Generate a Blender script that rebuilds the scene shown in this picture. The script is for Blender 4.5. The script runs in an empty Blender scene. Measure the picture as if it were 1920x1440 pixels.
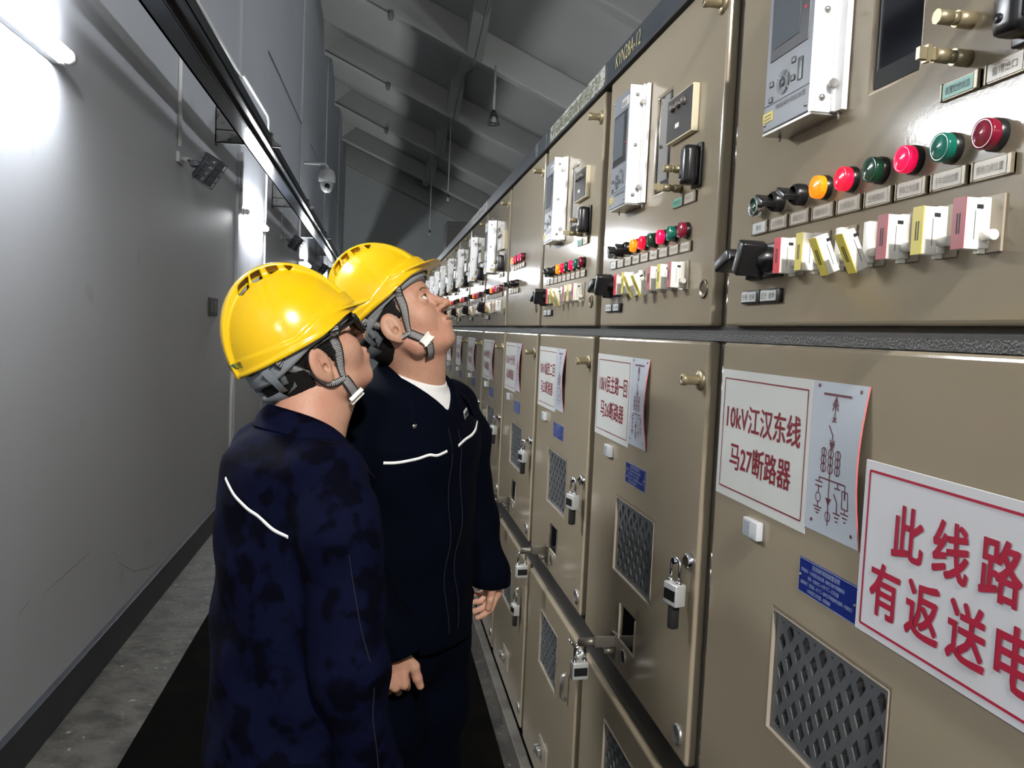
import bpy, bmesh, math, random
import numpy as np
from mathutils import Matrix, Vector
random.seed(7)
C = bpy.context.scene.collection
SC = bpy.context.scene

# ------------------------------------------------------------------ camera, world, exposure
cam_d = bpy.data.cameras.new('camera'); cam_d.sensor_width = 36.0
cam_d.lens = 36.0 * 1520.2 / 1920.0; cam_d.clip_start = 0.05; cam_d.clip_end = 100
cam = bpy.data.objects.new('camera', cam_d); C.objects.link(cam)
CR, CU, CF = (0.9858, -0.16214, 0.0437), (-0.03262, 0.0704, 0.99699), (0.16473, 0.98425, -0.06411)
cam.matrix_world = Matrix(((CR[0], CU[0], -CF[0], 0), (CR[1], CU[1], -CF[1], 0), (CR[2], CU[2], -CF[2], 1.575), (0, 0, 0, 1)))
SC.camera = cam
SC.view_settings.view_transform = 'Standard'; SC.view_settings.look = 'None'
SC.view_settings.exposure = 0.0; SC.view_settings.gamma = 1.0; SC.view_settings.use_curve_mapping = False
w = bpy.data.worlds.new('world'); SC.world = w; w.use_nodes = True
w.node_tree.nodes['Background'].inputs[0].default_value = (0.5, 0.55, 0.6, 1)
w.node_tree.nodes['Background'].inputs[1].default_value = 0.02
ADDED_LAMP_WATTS = 195.0         # lamp added behind the camera for frontal light
TUBE_POWER = 245.0          # emission strength of every wall tube lamp
WALLX, CABX, PITCH, Y1 = -1.182, 0.5866, 0.8, 1.319
TUBES = [(-8.2, -7.0), (-3.1, -1.9), (2.0, 3.2), (7.15, 8.4), (12.25, 13.5), (17.35, 18.6), (22.4, 23.6)]

# ------------------------------------------------------------------ materials
MATS = {}
def nd(nt, t, **kw):
    n = nt.nodes.new(t)
    for k, v in kw.items(): setattr(n, k, v)
    return n
def mat(name, col, rough=0.5, metal=0.0, noise=None, bump=None, emit=0, ecol=None, trans=0, coat=0, sss=0, spec=None, stretch=None, sheen=0, ior=None, noise2=None):
    """noise=(scale, other colour, lo, hi); bump=(scale, strength)"""
    if name in MATS: return MATS[name]
    m = bpy.data.materials.new(name); m.use_nodes = True; nt = m.node_tree
    b = nt.nodes['Principled BSDF']
    b.inputs['Base Color'].default_value = (*col, 1); b.inputs['Roughness'].default_value = rough; b.inputs['Metallic'].default_value = metal
    if spec is not None: b.inputs['Specular IOR Level'].default_value = spec
    if coat: b.inputs['Coat Weight'].default_value = coat; b.inputs['Coat Roughness'].default_value = 0.12
    if trans: b.inputs['Transmission Weight'].default_value = trans
    if ior: b.inputs['IOR'].default_value = ior
    if sheen: b.inputs['Sheen Weight'].default_value = sheen; b.inputs['Sheen Roughness'].default_value = 0.4
    if sss:
        b.inputs['Subsurface Weight'].default_value = sss; b.inputs['Subsurface Radius'].default_value = (0.012, 0.005, 0.003); b.inputs['Subsurface Scale'].default_value = 1.0
    if emit:
        b.inputs['Emission Color'].default_value = (*(ecol or col), 1); b.inputs['Emission Strength'].default_value = emit
    tc = nd(nt, 'ShaderNodeTexCoord')
    src = tc.outputs['Object']
    if stretch:
        mp = nd(nt, 'ShaderNodeMapping'); mp.inputs['Scale'].default_value = stretch; nt.links.new(src, mp.inputs[0]); src = mp.outputs[0]
    last = None
    for nz in (noise, noise2):
        if not nz: continue
        n = nd(nt, 'ShaderNodeTexNoise'); n.inputs['Scale'].default_value = nz[0]; n.inputs['Detail'].default_value = 6
        nt.links.new(src, n.inputs['Vector'])
        r = nd(nt, 'ShaderNodeValToRGB'); r.color_ramp.elements[0].position = nz[2]; r.color_ramp.elements[1].position = nz[3]
        nt.links.new(n.outputs['Fac'], r.inputs[0])
        mx = nd(nt, 'ShaderNodeMix', data_type='RGBA')
        nt.links.new(r.outputs[0], mx.inputs[0]); mx.inputs[7].default_value = (*nz[1], 1)
        if last: nt.links.new(last, mx.inputs[6])
        else: mx.inputs[6].default_value = (*col, 1)
        last = mx.outputs[2]; nt.links.new(last, b.inputs['Base Color'])
    if bump:
        n = nd(nt, 'ShaderNodeTexNoise'); n.inputs['Scale'].default_value = bump[0]; n.inputs['Detail'].default_value = 3
        nt.links.new(src, n.inputs['Vector'])
        bp = nd(nt, 'ShaderNodeBump'); bp.inputs['Strength'].default_value = bump[1]; bp.inputs['Distance'].default_value = 0.01
        nt.links.new(n.outputs['Fac'], bp.inputs['Height']); nt.links.new(bp.outputs[0], b.inputs['Normal'])
    MATS[name] = m
    return m
BEIGE = mat('beige_enamel', (0.30, 0.252, 0.180), 0.12, noise=(1.6, (0.27, 0.226, 0.160), 0.35, 0.75), bump=(230, 0.010), spec=0.28)
BEIGE2 = mat('beige_return', (0.33, 0.285, 0.225), 0.3)
DARKSTEEL = mat('dark_frame_steel', (0.035, 0.033, 0.03), 0.45)
BLUEBLACK = mat('blue_black_strip', (0.018, 0.024, 0.032), 0.3, noise=(3, (0.03, 0.035, 0.035), 0.4, 0.7))
BLACK = mat('black_plastic', (0.010, 0.010, 0.011), 0.3)
BLACKM = mat('black_matte', (0.005, 0.005, 0.005), 0.8)
VOID = mat('dark_opening', (0.004, 0.004, 0.004), 0.9)
GLASSDARK = mat('dark_glass', (0.006, 0.006, 0.009), 0.08)
ALU = mat('bright_aluminium', (0.86, 0.87, 0.88), 0.38, 0.15, bump=(400, 0.02))
RELAYGREY = mat('relay_grey', (0.20, 0.215, 0.24), 0.35)
SCREEN = mat('lcd_screen', (0.10, 0.115, 0.13), 0.15)
CHROME = mat('chrome', (0.75, 0.75, 0.76), 0.15, 1.0)
STEEL = mat('zinc_steel', (0.45, 0.44, 0.42), 0.3, 0.8)
BRASS = mat('dull_brass', (0.34, 0.29, 0.18), 0.35, 0.6)
CREAM = mat('cream_plastic', (0.62, 0.57, 0.40), 0.4)
WHITEPL = mat('white_plastic', (0.86, 0.85, 0.79), 0.35)
CLEARPL = mat('milky_base_plastic', (0.36, 0.31, 0.24), 0.15)
LABELPAPER = mat('label_paper', (0.42, 0.37, 0.29), 0.35)
TANFRAME = mat('tan_label_frame', (0.20, 0.165, 0.11), 0.35, 0.3)
SIGNWHITE = mat('sign_white', (0.60, 0.61, 0.58), 0.35, noise=(5, (0.52, 0.53, 0.50), 0.45, 0.8))
SIGNBLUE = mat('sign_pale_blue', (0.46, 0.50, 0.55), 0.35)
RED = mat('sign_red_ink', (0.17, 0.006, 0.015), 0.5)
MAROON = mat('diagram_ink', (0.10, 0.018, 0.028), 0.5)
REDINK2 = mat('warning_red_ink', (0.36, 0.008, 0.035), 0.5)
PINKEDGE = mat('red_sheet_edge', (0.55, 0.12, 0.12), 0.5)
PLATEBLUE = mat('enamel_blue', (0.010, 0.022, 0.16), 0.3)
PALEINK = mat('pale_ink', (0.35, 0.42, 0.55), 0.5)
GREYINK = mat('grey_ink', (0.20, 0.17, 0.135), 0.6)
BLACKINK = mat('black_ink', (0.012, 0.012, 0.015), 0.6)
GREENPL = mat('green_label', (0.02, 0.30, 0.20), 0.4)
YELLOWPL = mat('yellow_label', (0.65, 0.50, 0.05), 0.5)
HAMMER = mat('hammered_grey', (0.11, 0.115, 0.12), 0.35, bump=(420, 0.10), noise=(420, (0.085, 0.09, 0.095), 0.4, 0.65))
HAMMERBAR = mat('hammered_charcoal', (0.030, 0.030, 0.027), 0.4, bump=(350, 0.2), noise=(250, (0.055, 0.055, 0.048), 0.45, 0.65))
GOLDINK = mat('gold_ink', (0.35, 0.30, 0.13), 0.5)
PEEL = mat('peeled_strip_sticker', (0.36, 0.36, 0.31), 0.5, noise=(55, (0.07, 0.075, 0.06), 0.46, 0.56), stretch=(1, 1, 2.5))
LK = dict(rough=0.15, coat=0.15)
L_ORANGE = mat('lens_orange_lit', (0.9, 0.25, 0.01), emit=0.8, ecol=(1.0, 0.24, 0.0), **LK)
L_RED = mat('lens_red_lit', (0.8, 0.01, 0.05), emit=0.55, ecol=(1.0, 0.005, 0.04), **LK)
L_MAG = mat('lens_crimson_lit', (0.8, 0.005, 0.10), emit=0.5, ecol=(1.0, 0.0, 0.06), **LK)
L_DGREEN = mat('lens_dark_green', (0.008, 0.055, 0.025), **LK)
L_TEAL = mat('lens_teal_green', (0.005, 0.13, 0.09), **LK)
L_DRED = mat('lens_dark_red', (0.20, 0.006, 0.025), **LK)
LAMP_RIM = mat('lamp_rim_black', (0.012, 0.012, 0.012), 0.3)

# ------------------------------------------------------------------ mesh helpers
class MB:
    def __init__(s): s.v = []; s.f = []; s.mi = []; s.smooth = []; s.m = 0; s.T = None; s.sm = False
    def _add(s, vs, fs, sm=None):
        o = len(s.v)
        if s.T is not None: vs = [tuple(s.T @ Vector(v)) for v in vs]
        s.v += [tuple(v) for v in vs]
        for f in fs: s.f.append([o + i for i in f]); s.mi.append(s.m); s.smooth.append(s.sm if sm is None else sm)
        return s
    def box(s, x0, x1, y0, y1, z0, z1, bev=0.0):
        if bev <= 0:
            vs = [(x, y, z) for x in (x0, x1) for y in (y0, y1) for z in (z0, z1)]
            return s._add(vs, [(0, 1, 3, 2), (4, 6, 7, 5), (0, 4, 5, 1), (2, 3, 7, 6), (0, 2, 6, 4), (1, 5, 7, 3)])
        b = bmesh.new(); bmesh.ops.create_cube(b, size=1.0)
        for v in b.verts: v.co = Vector(((x0 + x1) / 2 + v.co.x * (x1 - x0), (y0 + y1) / 2 + v.co.y * (y1 - y0), (z0 + z1) / 2 + v.co.z * (z1 - z0)))
        bmesh.ops.bevel(b, geom=b.edges[:], offset=bev, segments=2, profile=0.6, affect='EDGES')
        b.verts.ensure_lookup_table(); b.verts.index_update()
        vs = [v.co[:] for v in b.verts]; fs = [[v.index for v in f.verts] for f in b.faces]; b.free()
        return s._add(vs, fs, True)
    def tube(s, pts, r, n=12, caps=True, r2=None):
        pts = [Vector(p) for p in pts]; vs = []; fs = []
        prev = None
        for i, p in enumerate(pts):
            t = (pts[min(i + 1, len(pts) - 1)] - pts[max(i - 1, 0)]).normalized()
            if prev is None:
                a = t.cross(Vector((0, 0, 1)));
                if a.length < 1e-3: a = t.cross(Vector((0, 1, 0)))
                a.normalize()
            else:
                a = prev - t * prev.dot(t); a.normalize()
            prev = a; bb = t.cross(a)
            rr = r if r2 is None else r + (r2 - r) * i / (len(pts) - 1)
            if isinstance(r, (list, tuple)): rr = r[i]
            for k in range(n):
                an = 2 * math.pi * k / n
                vs.append(p + (a * math.cos(an) + bb * math.sin(an)) * rr)
        for i in range(len(pts) - 1):
            for k in range(n):
                fs.append((i * n + k, i * n + (k + 1) % n, (i + 1) * n + (k + 1) % n, (i + 1) * n + k))
        s._add(vs, fs, True)
        if caps:
            o = len(s.v) - len(vs)
            s.f.append([o + k for k in range(n)][::-1]); s.mi.append(s.m); s.smooth.append(False)
            s.f.append([o + (len(pts) - 1) * n + k for k in range(n)]); s.mi.append(s.m); s.smooth.append(False)
        return s
    def lathe(s, prof, c=(0, 0, 0), ax='y', n=24):
        """prof: list of (radius, distance along -axis outward)"""
        vs = []; fs = []
        for r, d in prof:
            for k in range(n):
                a = 2 * math.pi * k / n
                if ax == 'y': vs.append((c[0] + r * math.cos(a), c[1] - d, c[2] + r * math.sin(a)))
                elif ax == 'z': vs.append((c[0] + r * math.cos(a), c[1] + r * math.sin(a), c[2] + d))
                else: vs.append((c[0] + d, c[1] + r * math.cos(a), c[2] + r * math.sin(a)))
        for i in range(len(prof) - 1):
            for k in range(n): fs.append((i * n + k, i * n + (k + 1) % n, (i + 1) * n + (k + 1) % n, (i + 1) * n + k))
        s._add(vs, fs, True)
        return s
    def quad(s, a, b, c, d): return s._add([a, b, c, d], [(0, 1, 2, 3)])
    def prism(s, pts, y0, y1):
        """pts: list of (x,z) outline extruded along y"""
        n = len(pts); vs = [(p[0], y0, p[1]) for p in pts] + [(p[0], y1, p[1]) for p in pts]
        fs = [list(range(n)), list(range(n, 2 * n))[::-1]] + [(i, i + n, (i + 1) % n + n, (i + 1) % n) for i in range(n)]
        return s._add(vs, fs)
    def build(s, name, mats, parent=None, bevel=0.0, fix=True):
        if not isinstance(mats, (list, tuple)): mats = [mats]
        me = bpy.data.meshes.new(name); me.from_pydata(s.v, [], s.f)
        for m in mats: me.materials.append(m)
        me.polygons.foreach_set('material_index', s.mi); me.polygons.foreach_set('use_smooth', s.smooth)
        if fix:
            b = bmesh.new(); b.from_mesh(me); bmesh.ops.recalc_face_normals(b, faces=b.faces[:]); b.to_mesh(me); b.free()
        me.update()
        o = bpy.data.objects.new(name, me); C.objects.link(o)
        if parent: o.parent = parent
        if bevel:
            bm = o.modifiers.new('bevel', 'BEVEL'); bm.width = bevel; bm.segments = 3; bm.limit_method = 'ANGLE'; bm.angle_limit = 0.9
            bm.harden_normals = False
        return o
def empty(name, loc, rz=0.0):
    o = bpy.data.objects.new(name, None); C.objects.link(o); o.location = loc; o.rotation_euler = (0, 0, rz); o.empty_display_size = 0.1
    return o
def tag(o, label, cat, group=None, kind=None):
    o['label'] = label; o['category'] = cat
    if group: o['group'] = group
    if kind: o['kind'] = kind
    return o
def struct(o): o['kind'] = 'structure'; return o
def kids(o): return KIDS.get(o, [])
def copy_tree(o, parent=None):
    c = o.copy(); C.objects.link(c)
    if parent: c.parent = parent
    for ch in [x for x in ALLCH(o)]: copy_tree(ch, c)
    return c
def ALLCH(o): return list(o.children)
TC = {}
def text_geo(body, bold=0.0):
    k = (body, bold)
    if k not in TC:
        c = bpy.data.curves.new('t', 'FONT'); c.body = body; c.resolution_u = 2; c.offset = bold
        o = bpy.data.objects.new('t', c); me = o.to_mesh()
        vs = [v.co[:2] for v in me.vertices]; fs = [tuple(p.vertices) for p in me.polygons]
        o.to_mesh_clear(); bpy.data.objects.remove(o); bpy.data.curves.remove(c)
        if vs:
            a = np.array(vs); TC[k] = (a, fs, a.min(0), a.max(0))
        else: TC[k] = (np.zeros((0, 2)), [], np.zeros(2), np.ones(2))
    return TC[k]
def put_text(mb, body, x0, x1, z0, z1, y=-0.0015, bold=0.012, cols=None):
    """fit the text into the box x0..x1, z0..z1 on the plane y (facing -y)"""
    a, fs, lo, hi = text_geo(body, bold); sc = (x1 - x0) / (hi[0] - lo[0]), (z1 - z0) / (hi[1] - lo[1])
    mb._add([(x0 + (p[0] - lo[0]) * sc[0], y, z0 + (p[1] - lo[1]) * sc[1]) for p in a], fs, False)
    return mb
def line2(mb, x0, z0, x1, z1, wd, y):
    d = Vector((x1 - x0, 0, z1 - z0)); n = Vector((-d.z, 0, d.x)).normalized() * wd / 2
    mb._add([(x0 - n.x, y, z0 - n.z), (x1 - n.x, y, z1 - n.z), (x1 + n.x, y, z1 + n.z), (x0 + n.x, y, z0 + n.z)], [(0, 1, 2, 3)])
def ring2(mb, cx, cz, rx, rz, wd, y, n=20):
    vs = []; fs = []
    for k in range(n):
        a = 2 * math.pi * k / n
        vs += [(cx + (rx - wd / 2) * math.cos(a), y, cz + (rz - wd / 2) * math.sin(a)), (cx + (rx + wd / 2) * math.cos(a), y, cz + (rz + wd / 2) * math.sin(a))]
    for k in range(n): i = 2 * k; j = 2 * ((k + 1) % n); fs.append((i, j, j + 1, i + 1))
    mb._add(vs, fs)
def frame2(mb, x0, x1, z0, z1, wd, y):
    for a in ((x0, z0, x1, z0), (x1, z0, x1, z1), (x1, z1, x0, z1), (x0, z1, x0, z0)): line2(mb, *a, wd, y)

# ------------------------------------------------------------------ room shell
WALLM = mat('grey_white_wall_paint', (0.48, 0.50, 0.545), 0.55, noise=(0.8, (0.44, 0.455, 0.49), 0.4, 0.8), bump=(18, 0.06), noise2=(4.0, (0.38, 0.385, 0.40), 0.66, 0.80))
CEILM = mat('ceiling_paint', (0.34, 0.345, 0.33), 0.8, noise=(0.7, (0.31, 0.315, 0.30), 0.4, 0.8))
ENDM = mat('end_wall_paint', (0.40, 0.42, 0.41), 0.7)
BASEM = mat('baseboard_paint', (0.030, 0.034, 0.043), 0.4, noise=(6, (0.020, 0.020, 0.025), 0.45, 0.7))
CONC = mat('worn_concrete', (0.060, 0.056, 0.048), 0.6, noise=(9, (0.020, 0.018, 0.015), 0.42, 0.62), noise2=(26, (0.19, 0.18, 0.16), 0.645, 0.68), bump=(30, 0.4))
MATM = mat('black_rubber', (0.0012, 0.0011, 0.0010), 0.85, noise=(5, (0.0035, 0.003, 0.002), 0.5, 0.75), bump=(60, 0.15), spec=0.03)
YB, YE, XR = -9.0, 26.5, 5.2
SL = -0.42; ZL = 7.2                       # roof slab height at the left wall and its slope
def zroof(x): return ZL + SL * (x - WALLX)
m = MB()
m.box(WALLX - 0.25, WALLX, YB, YE, 0, ZL + 0.3)
for y0, y1 in [(7.0, 8.5), (12.1, 13.6), (17.2, 18.7), (22.3, 23.8)]:
    m.box(WALLX, WALLX + 0.022, y0, y1, 0, ZL + 0.02)
struct(m.build('wall_left', WALLM))
m = MB(); m.box(WALLX - 0.3, XR + 0.25, YE, YE + 0.25, 0, ZL + 0.3); struct(m.build('wall_far', ENDM))
m = MB(); m.box(WALLX - 0.3, XR + 0.25, YB - 0.25, YB, 0, ZL + 0.3); struct(m.build('wall_back', WALLM))
m = MB(); m.box(XR, XR + 0.25, YB, YE, 0, ZL + 0.3); struct(m.build('wall_right', WALLM))
m = MB(); m.box(WALLX - 0.3, XR + 0.3, YB - 0.3, YE + 0.3, -0.12, 0.0); struct(m.build('floor', CONC))
m = MB(); m.box(WALLX + 0.0, WALLX + 0.028, YB, YE, 0, 0.162); struct(m.build('baseboard_left', BASEM, bevel=0.003))
# roof slab with transverse ribs and haunched longitudinal stiffeners
m = MB()
x0, x1 = WALLX - 0.3, XR + 0.3
def slopebox(mb, xa, xb, ya, yb, t0, t1):
    vs = [(x, y, zroof(x) + t) for x in (xa, xb) for y in (ya, yb) for t in (t0, t1)]
    mb._add(vs, [(0, 1, 3, 2), (4, 6, 7, 5), (0, 4, 5, 1), (2, 3, 7, 6), (0, 2, 6, 4), (1, 5, 7, 3)])
slopebox(m, x0, x1, YB - 0.3, YE + 0.3, 0.0, 0.2)
RIBS = [-5.4, -1.8, 1.8, 5.4, 9.0, 12.6, 16.2, 19.8, 23.4]
for y in RIBS:
    slopebox(m, x0, x1, y - 0.11, y + 0.11, -0.50, 0.01)
slopebox(m, x0, x1, YE - 0.35, YE + 0.1, -0.62, 0.01)
struct(m.build('ceiling', CEILM, bevel=0.03))
m = MB()
for y in RIBS:
    for (xa, xb) in ((1.18, 1.42),):
        for sg in (-1, 1):
            ya, yb = y + sg * 0.10, y + sg * 1.0
            vs = [(xa, ya, zroof(xa) + 0.01), (xa, ya, zroof(xa) - 0.49), (xa, yb, zroof(xa) + 0.01), (xb, ya, zroof(xb) + 0.01), (xb, ya, zroof(xb) - 0.49), (xb, yb, zroof(xb) + 0.01)]
            m._add(vs, [(0, 1, 2), (3, 5, 4), (0, 3, 4, 1), (1, 4, 5, 2), (0, 2, 5, 3)])
slopebox(m, 1.22, 1.38, YB, YE, -0.10, 0.01)
struct(m.build('trim_1', CEILM))
# small corner haunches where the ribs meet the left wall
m = MB()
for y in RIBS:
    for sg in (-1, 1):
        vs = [(WALLX, y + sg * 0.1, zroof(WALLX)), (WALLX, y + sg * 0.1, zroof(WALLX) - 0.48), (WALLX + 0.4, y + sg * 0.1, zroof(WALLX + 0.4)), (WALLX, y + sg * 0.45, zroof(WALLX))]
        m._add(vs, [(0, 1, 2), (0, 3, 1), (1, 3, 2), (0, 2, 3)])
struct(m.build('trim_2', CEILM))
# scuff marks on the left wall
m = MB()
for pts_ in ([(3.90, 0.475), (3.979, 0.467), (4.037, 0.40), (4.281, 0.282), (4.576, 0.213), (4.75, 0.195), (4.912, 0.23)], [(2.921, 0.49), (2.963, 0.54), (3.036, 0.555)], [(3.151, 0.539), (3.401, 0.549), (3.656, 0.56)]):
    P_ = []
    for k in range(len(pts_) - 1):
        for t in range(5): u = t / 5; P_.append((pts_[k][0] * (1 - u) + pts_[k + 1][0] * u, pts_[k][1] * (1 - u) + pts_[k + 1][1] * u))
    P_.append(pts_[-1])
    for k in range(len(P_) - 1):
        (ya, za), (yb, zb) = P_[k], P_[k + 1]; wd = 0.0022 * (0.4 + 0.6 * math.sin(math.pi * (k + 0.5) / len(P_)))
        m._add([(WALLX + 0.0008, ya, za - wd), (WALLX + 0.0008, yb, zb - wd), (WALLX + 0.0008, yb, zb + wd), (WALLX + 0.0008, ya, za + wd)], [(0, 1, 2, 3)])
o = m.build('scuff_marks', mat('scuff_dark', (0.25, 0.25, 0.25), 0.6)); o.parent = bpy.data.objects['wall_left']
# rubber mat
m = MB(); m.box(-0.845, 0.50, YB + 1, 24.0, 0.0, 0.008); o = m.build('rubber_mat', MATM, bevel=0.002)
tag(o, 'long black rubber mat laid along the aisle floor beside the cabinets', 'mat')
m = MB(); m.box(0.545, 0.585, -1.2, 13.35, 0.0, 0.045); o = m.build('trim_3', mat('channel_steel', (0.16, 0.15, 0.13), 0.5, 0.2, noise=(9, (0.08, 0.07, 0.06), 0.4, 0.7)), bevel=0.004); struct(o)

# ------------------------------------------------------------------ cable tray and its brackets
TRAYM = mat('tray_black_gloss', (0.014, 0.016, 0.021), 0.20, 0.0, bump=(10, 0.02), noise=(2, (0.022, 0.025, 0.030), 0.4, 0.7), spec=0.4)
m = MB()
m.box(-0.966, -0.862, YB + 0.4, YE, 2.80, 2.815); m.box(-0.858, -0.800, YB + 0.4, YE, 2.83, 2.845)
m.box(-0.966, -0.950, YB + 0.4, YE, 2.80, 2.90); m.box(-0.870, -0.858, YB + 0.4, YE, 2.80, 2.90); m.box(-0.812, -0.800, YB + 0.4, YE, 2.815, 2.90)
m.box(-0.966, -0.800, YB + 0.4, YE, 2.895, 2.905)
tag(m.build('cable_tray', TRAYM, bevel=0.002), 'long black metal cable tray running below the roof along the left wall', 'cable tray')
names = ['nearest the camera', 'second from the camera', 'third from the camera', 'fourth from the camera', 'fifth from the camera', 'sixth from the camera', 'seventh from the camera']
BRM = mat('bracket_steel', (0.11, 0.115, 0.115), 0.5, noise=(20, (0.035, 0.03, 0.028), 0.52, 0.66))
for i, y in enumerate([6.1, 9.2, 12.3, 15.4, 18.5, 21.6, 24.7]):
    m = MB(); m.prism([(WALLX, 2.82), (WALLX, 3.05), (-0.972, 2.955), (-0.972, 2.82)], y, y + 0.008); m.prism([(-0.792, 2.82), (-0.792, 2.868), (-0.73, 2.835), (-0.73, 2.82)], y, y + 0.008); m.prism([(-0.972, 2.907), (-0.972, 2.955), (-0.792, 2.868 + 0.05), (-0.792, 2.907)], y, y + 0.008); m.box(-0.796, -0.788, y, y + 0.008, 2.868, 2.915)
    m.box(WALLX, -0.788, y, y + 0.035, 2.907, 2.914); m.box(WALLX, -0.972, y, y + 0.035, 2.82, 2.826); m.box(-0.792, -0.73, y, y + 0.035, 2.82, 2.826); m.box(WALLX, WALLX + 0.008, y, y + 0.05, 2.80, 3.07)
    o = m.build('tray_bracket', BRM)
    lab = 'triangular steel bracket carrying the black cable tray, %s' % names[i]
    tag(o, lab, 'bracket', 'steel brackets under the cable tray')

# ------------------------------------------------------------------ tube lamps on the left wall
TUBEM = mat('lamp_tube_glow', (1, 1, 1), 0.4, emit=TUBE_POWER, ecol=(0.95, 0.98, 1.0))
LHOUS = mat('lamp_housing', (0.62, 0.64, 0.66), 0.4)
for i, (ya, yb) in enumerate(TUBES):
    t = empty('tube_lamp', (WALLX, ya, 2.46)); L = yb - ya
    m = MB(); m.box(0.0, 0.03, 0, L, 0.0, 0.045); m.box(0.03, 0.045, 0, 0.03, -0.005, 0.05); m.box(0.03, 0.045, L - 0.03, L, -0.005, 0.05)
    m.build('housing', LHOUS, t, bevel=0.003)
    m = MB(); m.tube([(0.062, 0.03, 0.022), (0.062, L - 0.03, 0.022)], 0.023, 16); m.build('lamp_tube', TUBEM, t)
    m = MB(); m.tube([(0.062, 0.0, 0.022), (0.062, 0.03, 0.022)], 0.0245, 16); m.build('end_cap', LHOUS, t)
    m = MB(); m.tube([(0.062, L - 0.03, 0.022), (0.062, L, 0.022)], 0.0245, 16); m.build('end_cap', LHOUS, t)
    lab = {0: 'lit tube lamp on the left wall far behind the camera', 1: 'lit tube lamp on the left wall just behind the camera', 2: 'lit white tube lamp on the left wall, nearest and largest, above the empty wall', 3: 'lit white tube lamp on the left wall beside the white conduit, second nearest',
           4: 'lit white tube lamp on the left wall above the left helmet, third nearest', 5: 'lit tube lamp far down the left wall, left of the right helmet', 6: 'lit tube lamp at the far end of the left wall, behind the helmets'}[i]
    tag(t, lab, 'lamp', 'tube lamps on the left wall')
# conduits
PIPEM = mat('white_conduit', (0.55, 0.56, 0.56), 0.4)
def conduit(pts, lab, r=0.012, grp=None, nm='conduit', mt=PIPEM):
    m = MB(); m.tube(pts, r, 10); return tag(m.build(nm, mt), lab, 'conduit' if nm == 'conduit' else 'cable', grp)
xw = WALLX + 0.012
conduit([(xw, 5.03, 3.52), (xw, 5.03, 2.56)], 'thin white conduit dropping to the nearest floodlight on the left wall')
conduit([(xw, 5.0, 3.52), (xw, 7.0, 3.55), (xw + 0.02, 7.02, 3.56), (xw + 0.02, 8.48, 3.60), (xw + 0.02, 8.55, 3.56), (xw + 0.01, 8.56, 2.4), (xw + 0.01, 8.56, 0.2)], 'white conduit running high on the left wall, then down beside the second tube lamp')
conduit([(xw, 12.1, 4.4), (xw, 12.1, 2.62)], 'thin dark-edged conduit dropping to the third tube lamp on the left wall', 0.009)
conduit([(xw, 10.05, 3.0), (xw, 10.05, 2.62)], 'short thin conduit above the second floodlight on the left wall', 0.006)
conduit([(xw + 0.02, 7.06, 2.95), (xw + 0.02, 7.06, 2.5)], 'short white conduit at the near end of the second tube lamp', 0.012)
conduit([(xw, 6.9, 0.3), (xw, 6.9, 0.95), (xw, 6.9, 1.2)], 'short floor conduit on the left wall behind the left worker', 0.014)
conduit([(xw, 4.0, 4.05), (xw, 9.5, 4.3), (xw, 26.0, 4.9)], 'thin dark cable climbing along the upper left wall', 0.006, nm='wall_cable', mt=mat('dark_cable', (0.05, 0.05, 0.05), 0.6))
conduit([(xw, 11.0, 3.5), (xw, 14.0, 3.3), (xw, 22.0, 3.0)], 'pale cable sloping down along the far left wall above the tray', 0.009, nm='wall_cable')
# socket
t = empty('wall_socket', (WALLX, 6.12, 1.66))
m = MB(); m.box(0, 0.012, -0.15, 0.15, -0.065, 0.065); m.build('socket_plate', BLACK, t, bevel=0.003)
m = MB(); m.box(0.012, 0.016, -0.11, -0.02, -0.04, 0.04); m.box(0.012, 0.016, 0.02, 0.11, -0.04, 0.04); m.build('socket_insert', mat('insert_grey', (0.10, 0.10, 0.09), 0.4), t, bevel=0.002)
tag(t, 'black double socket plate on the left wall, left of the left helmet', 'socket')
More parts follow.
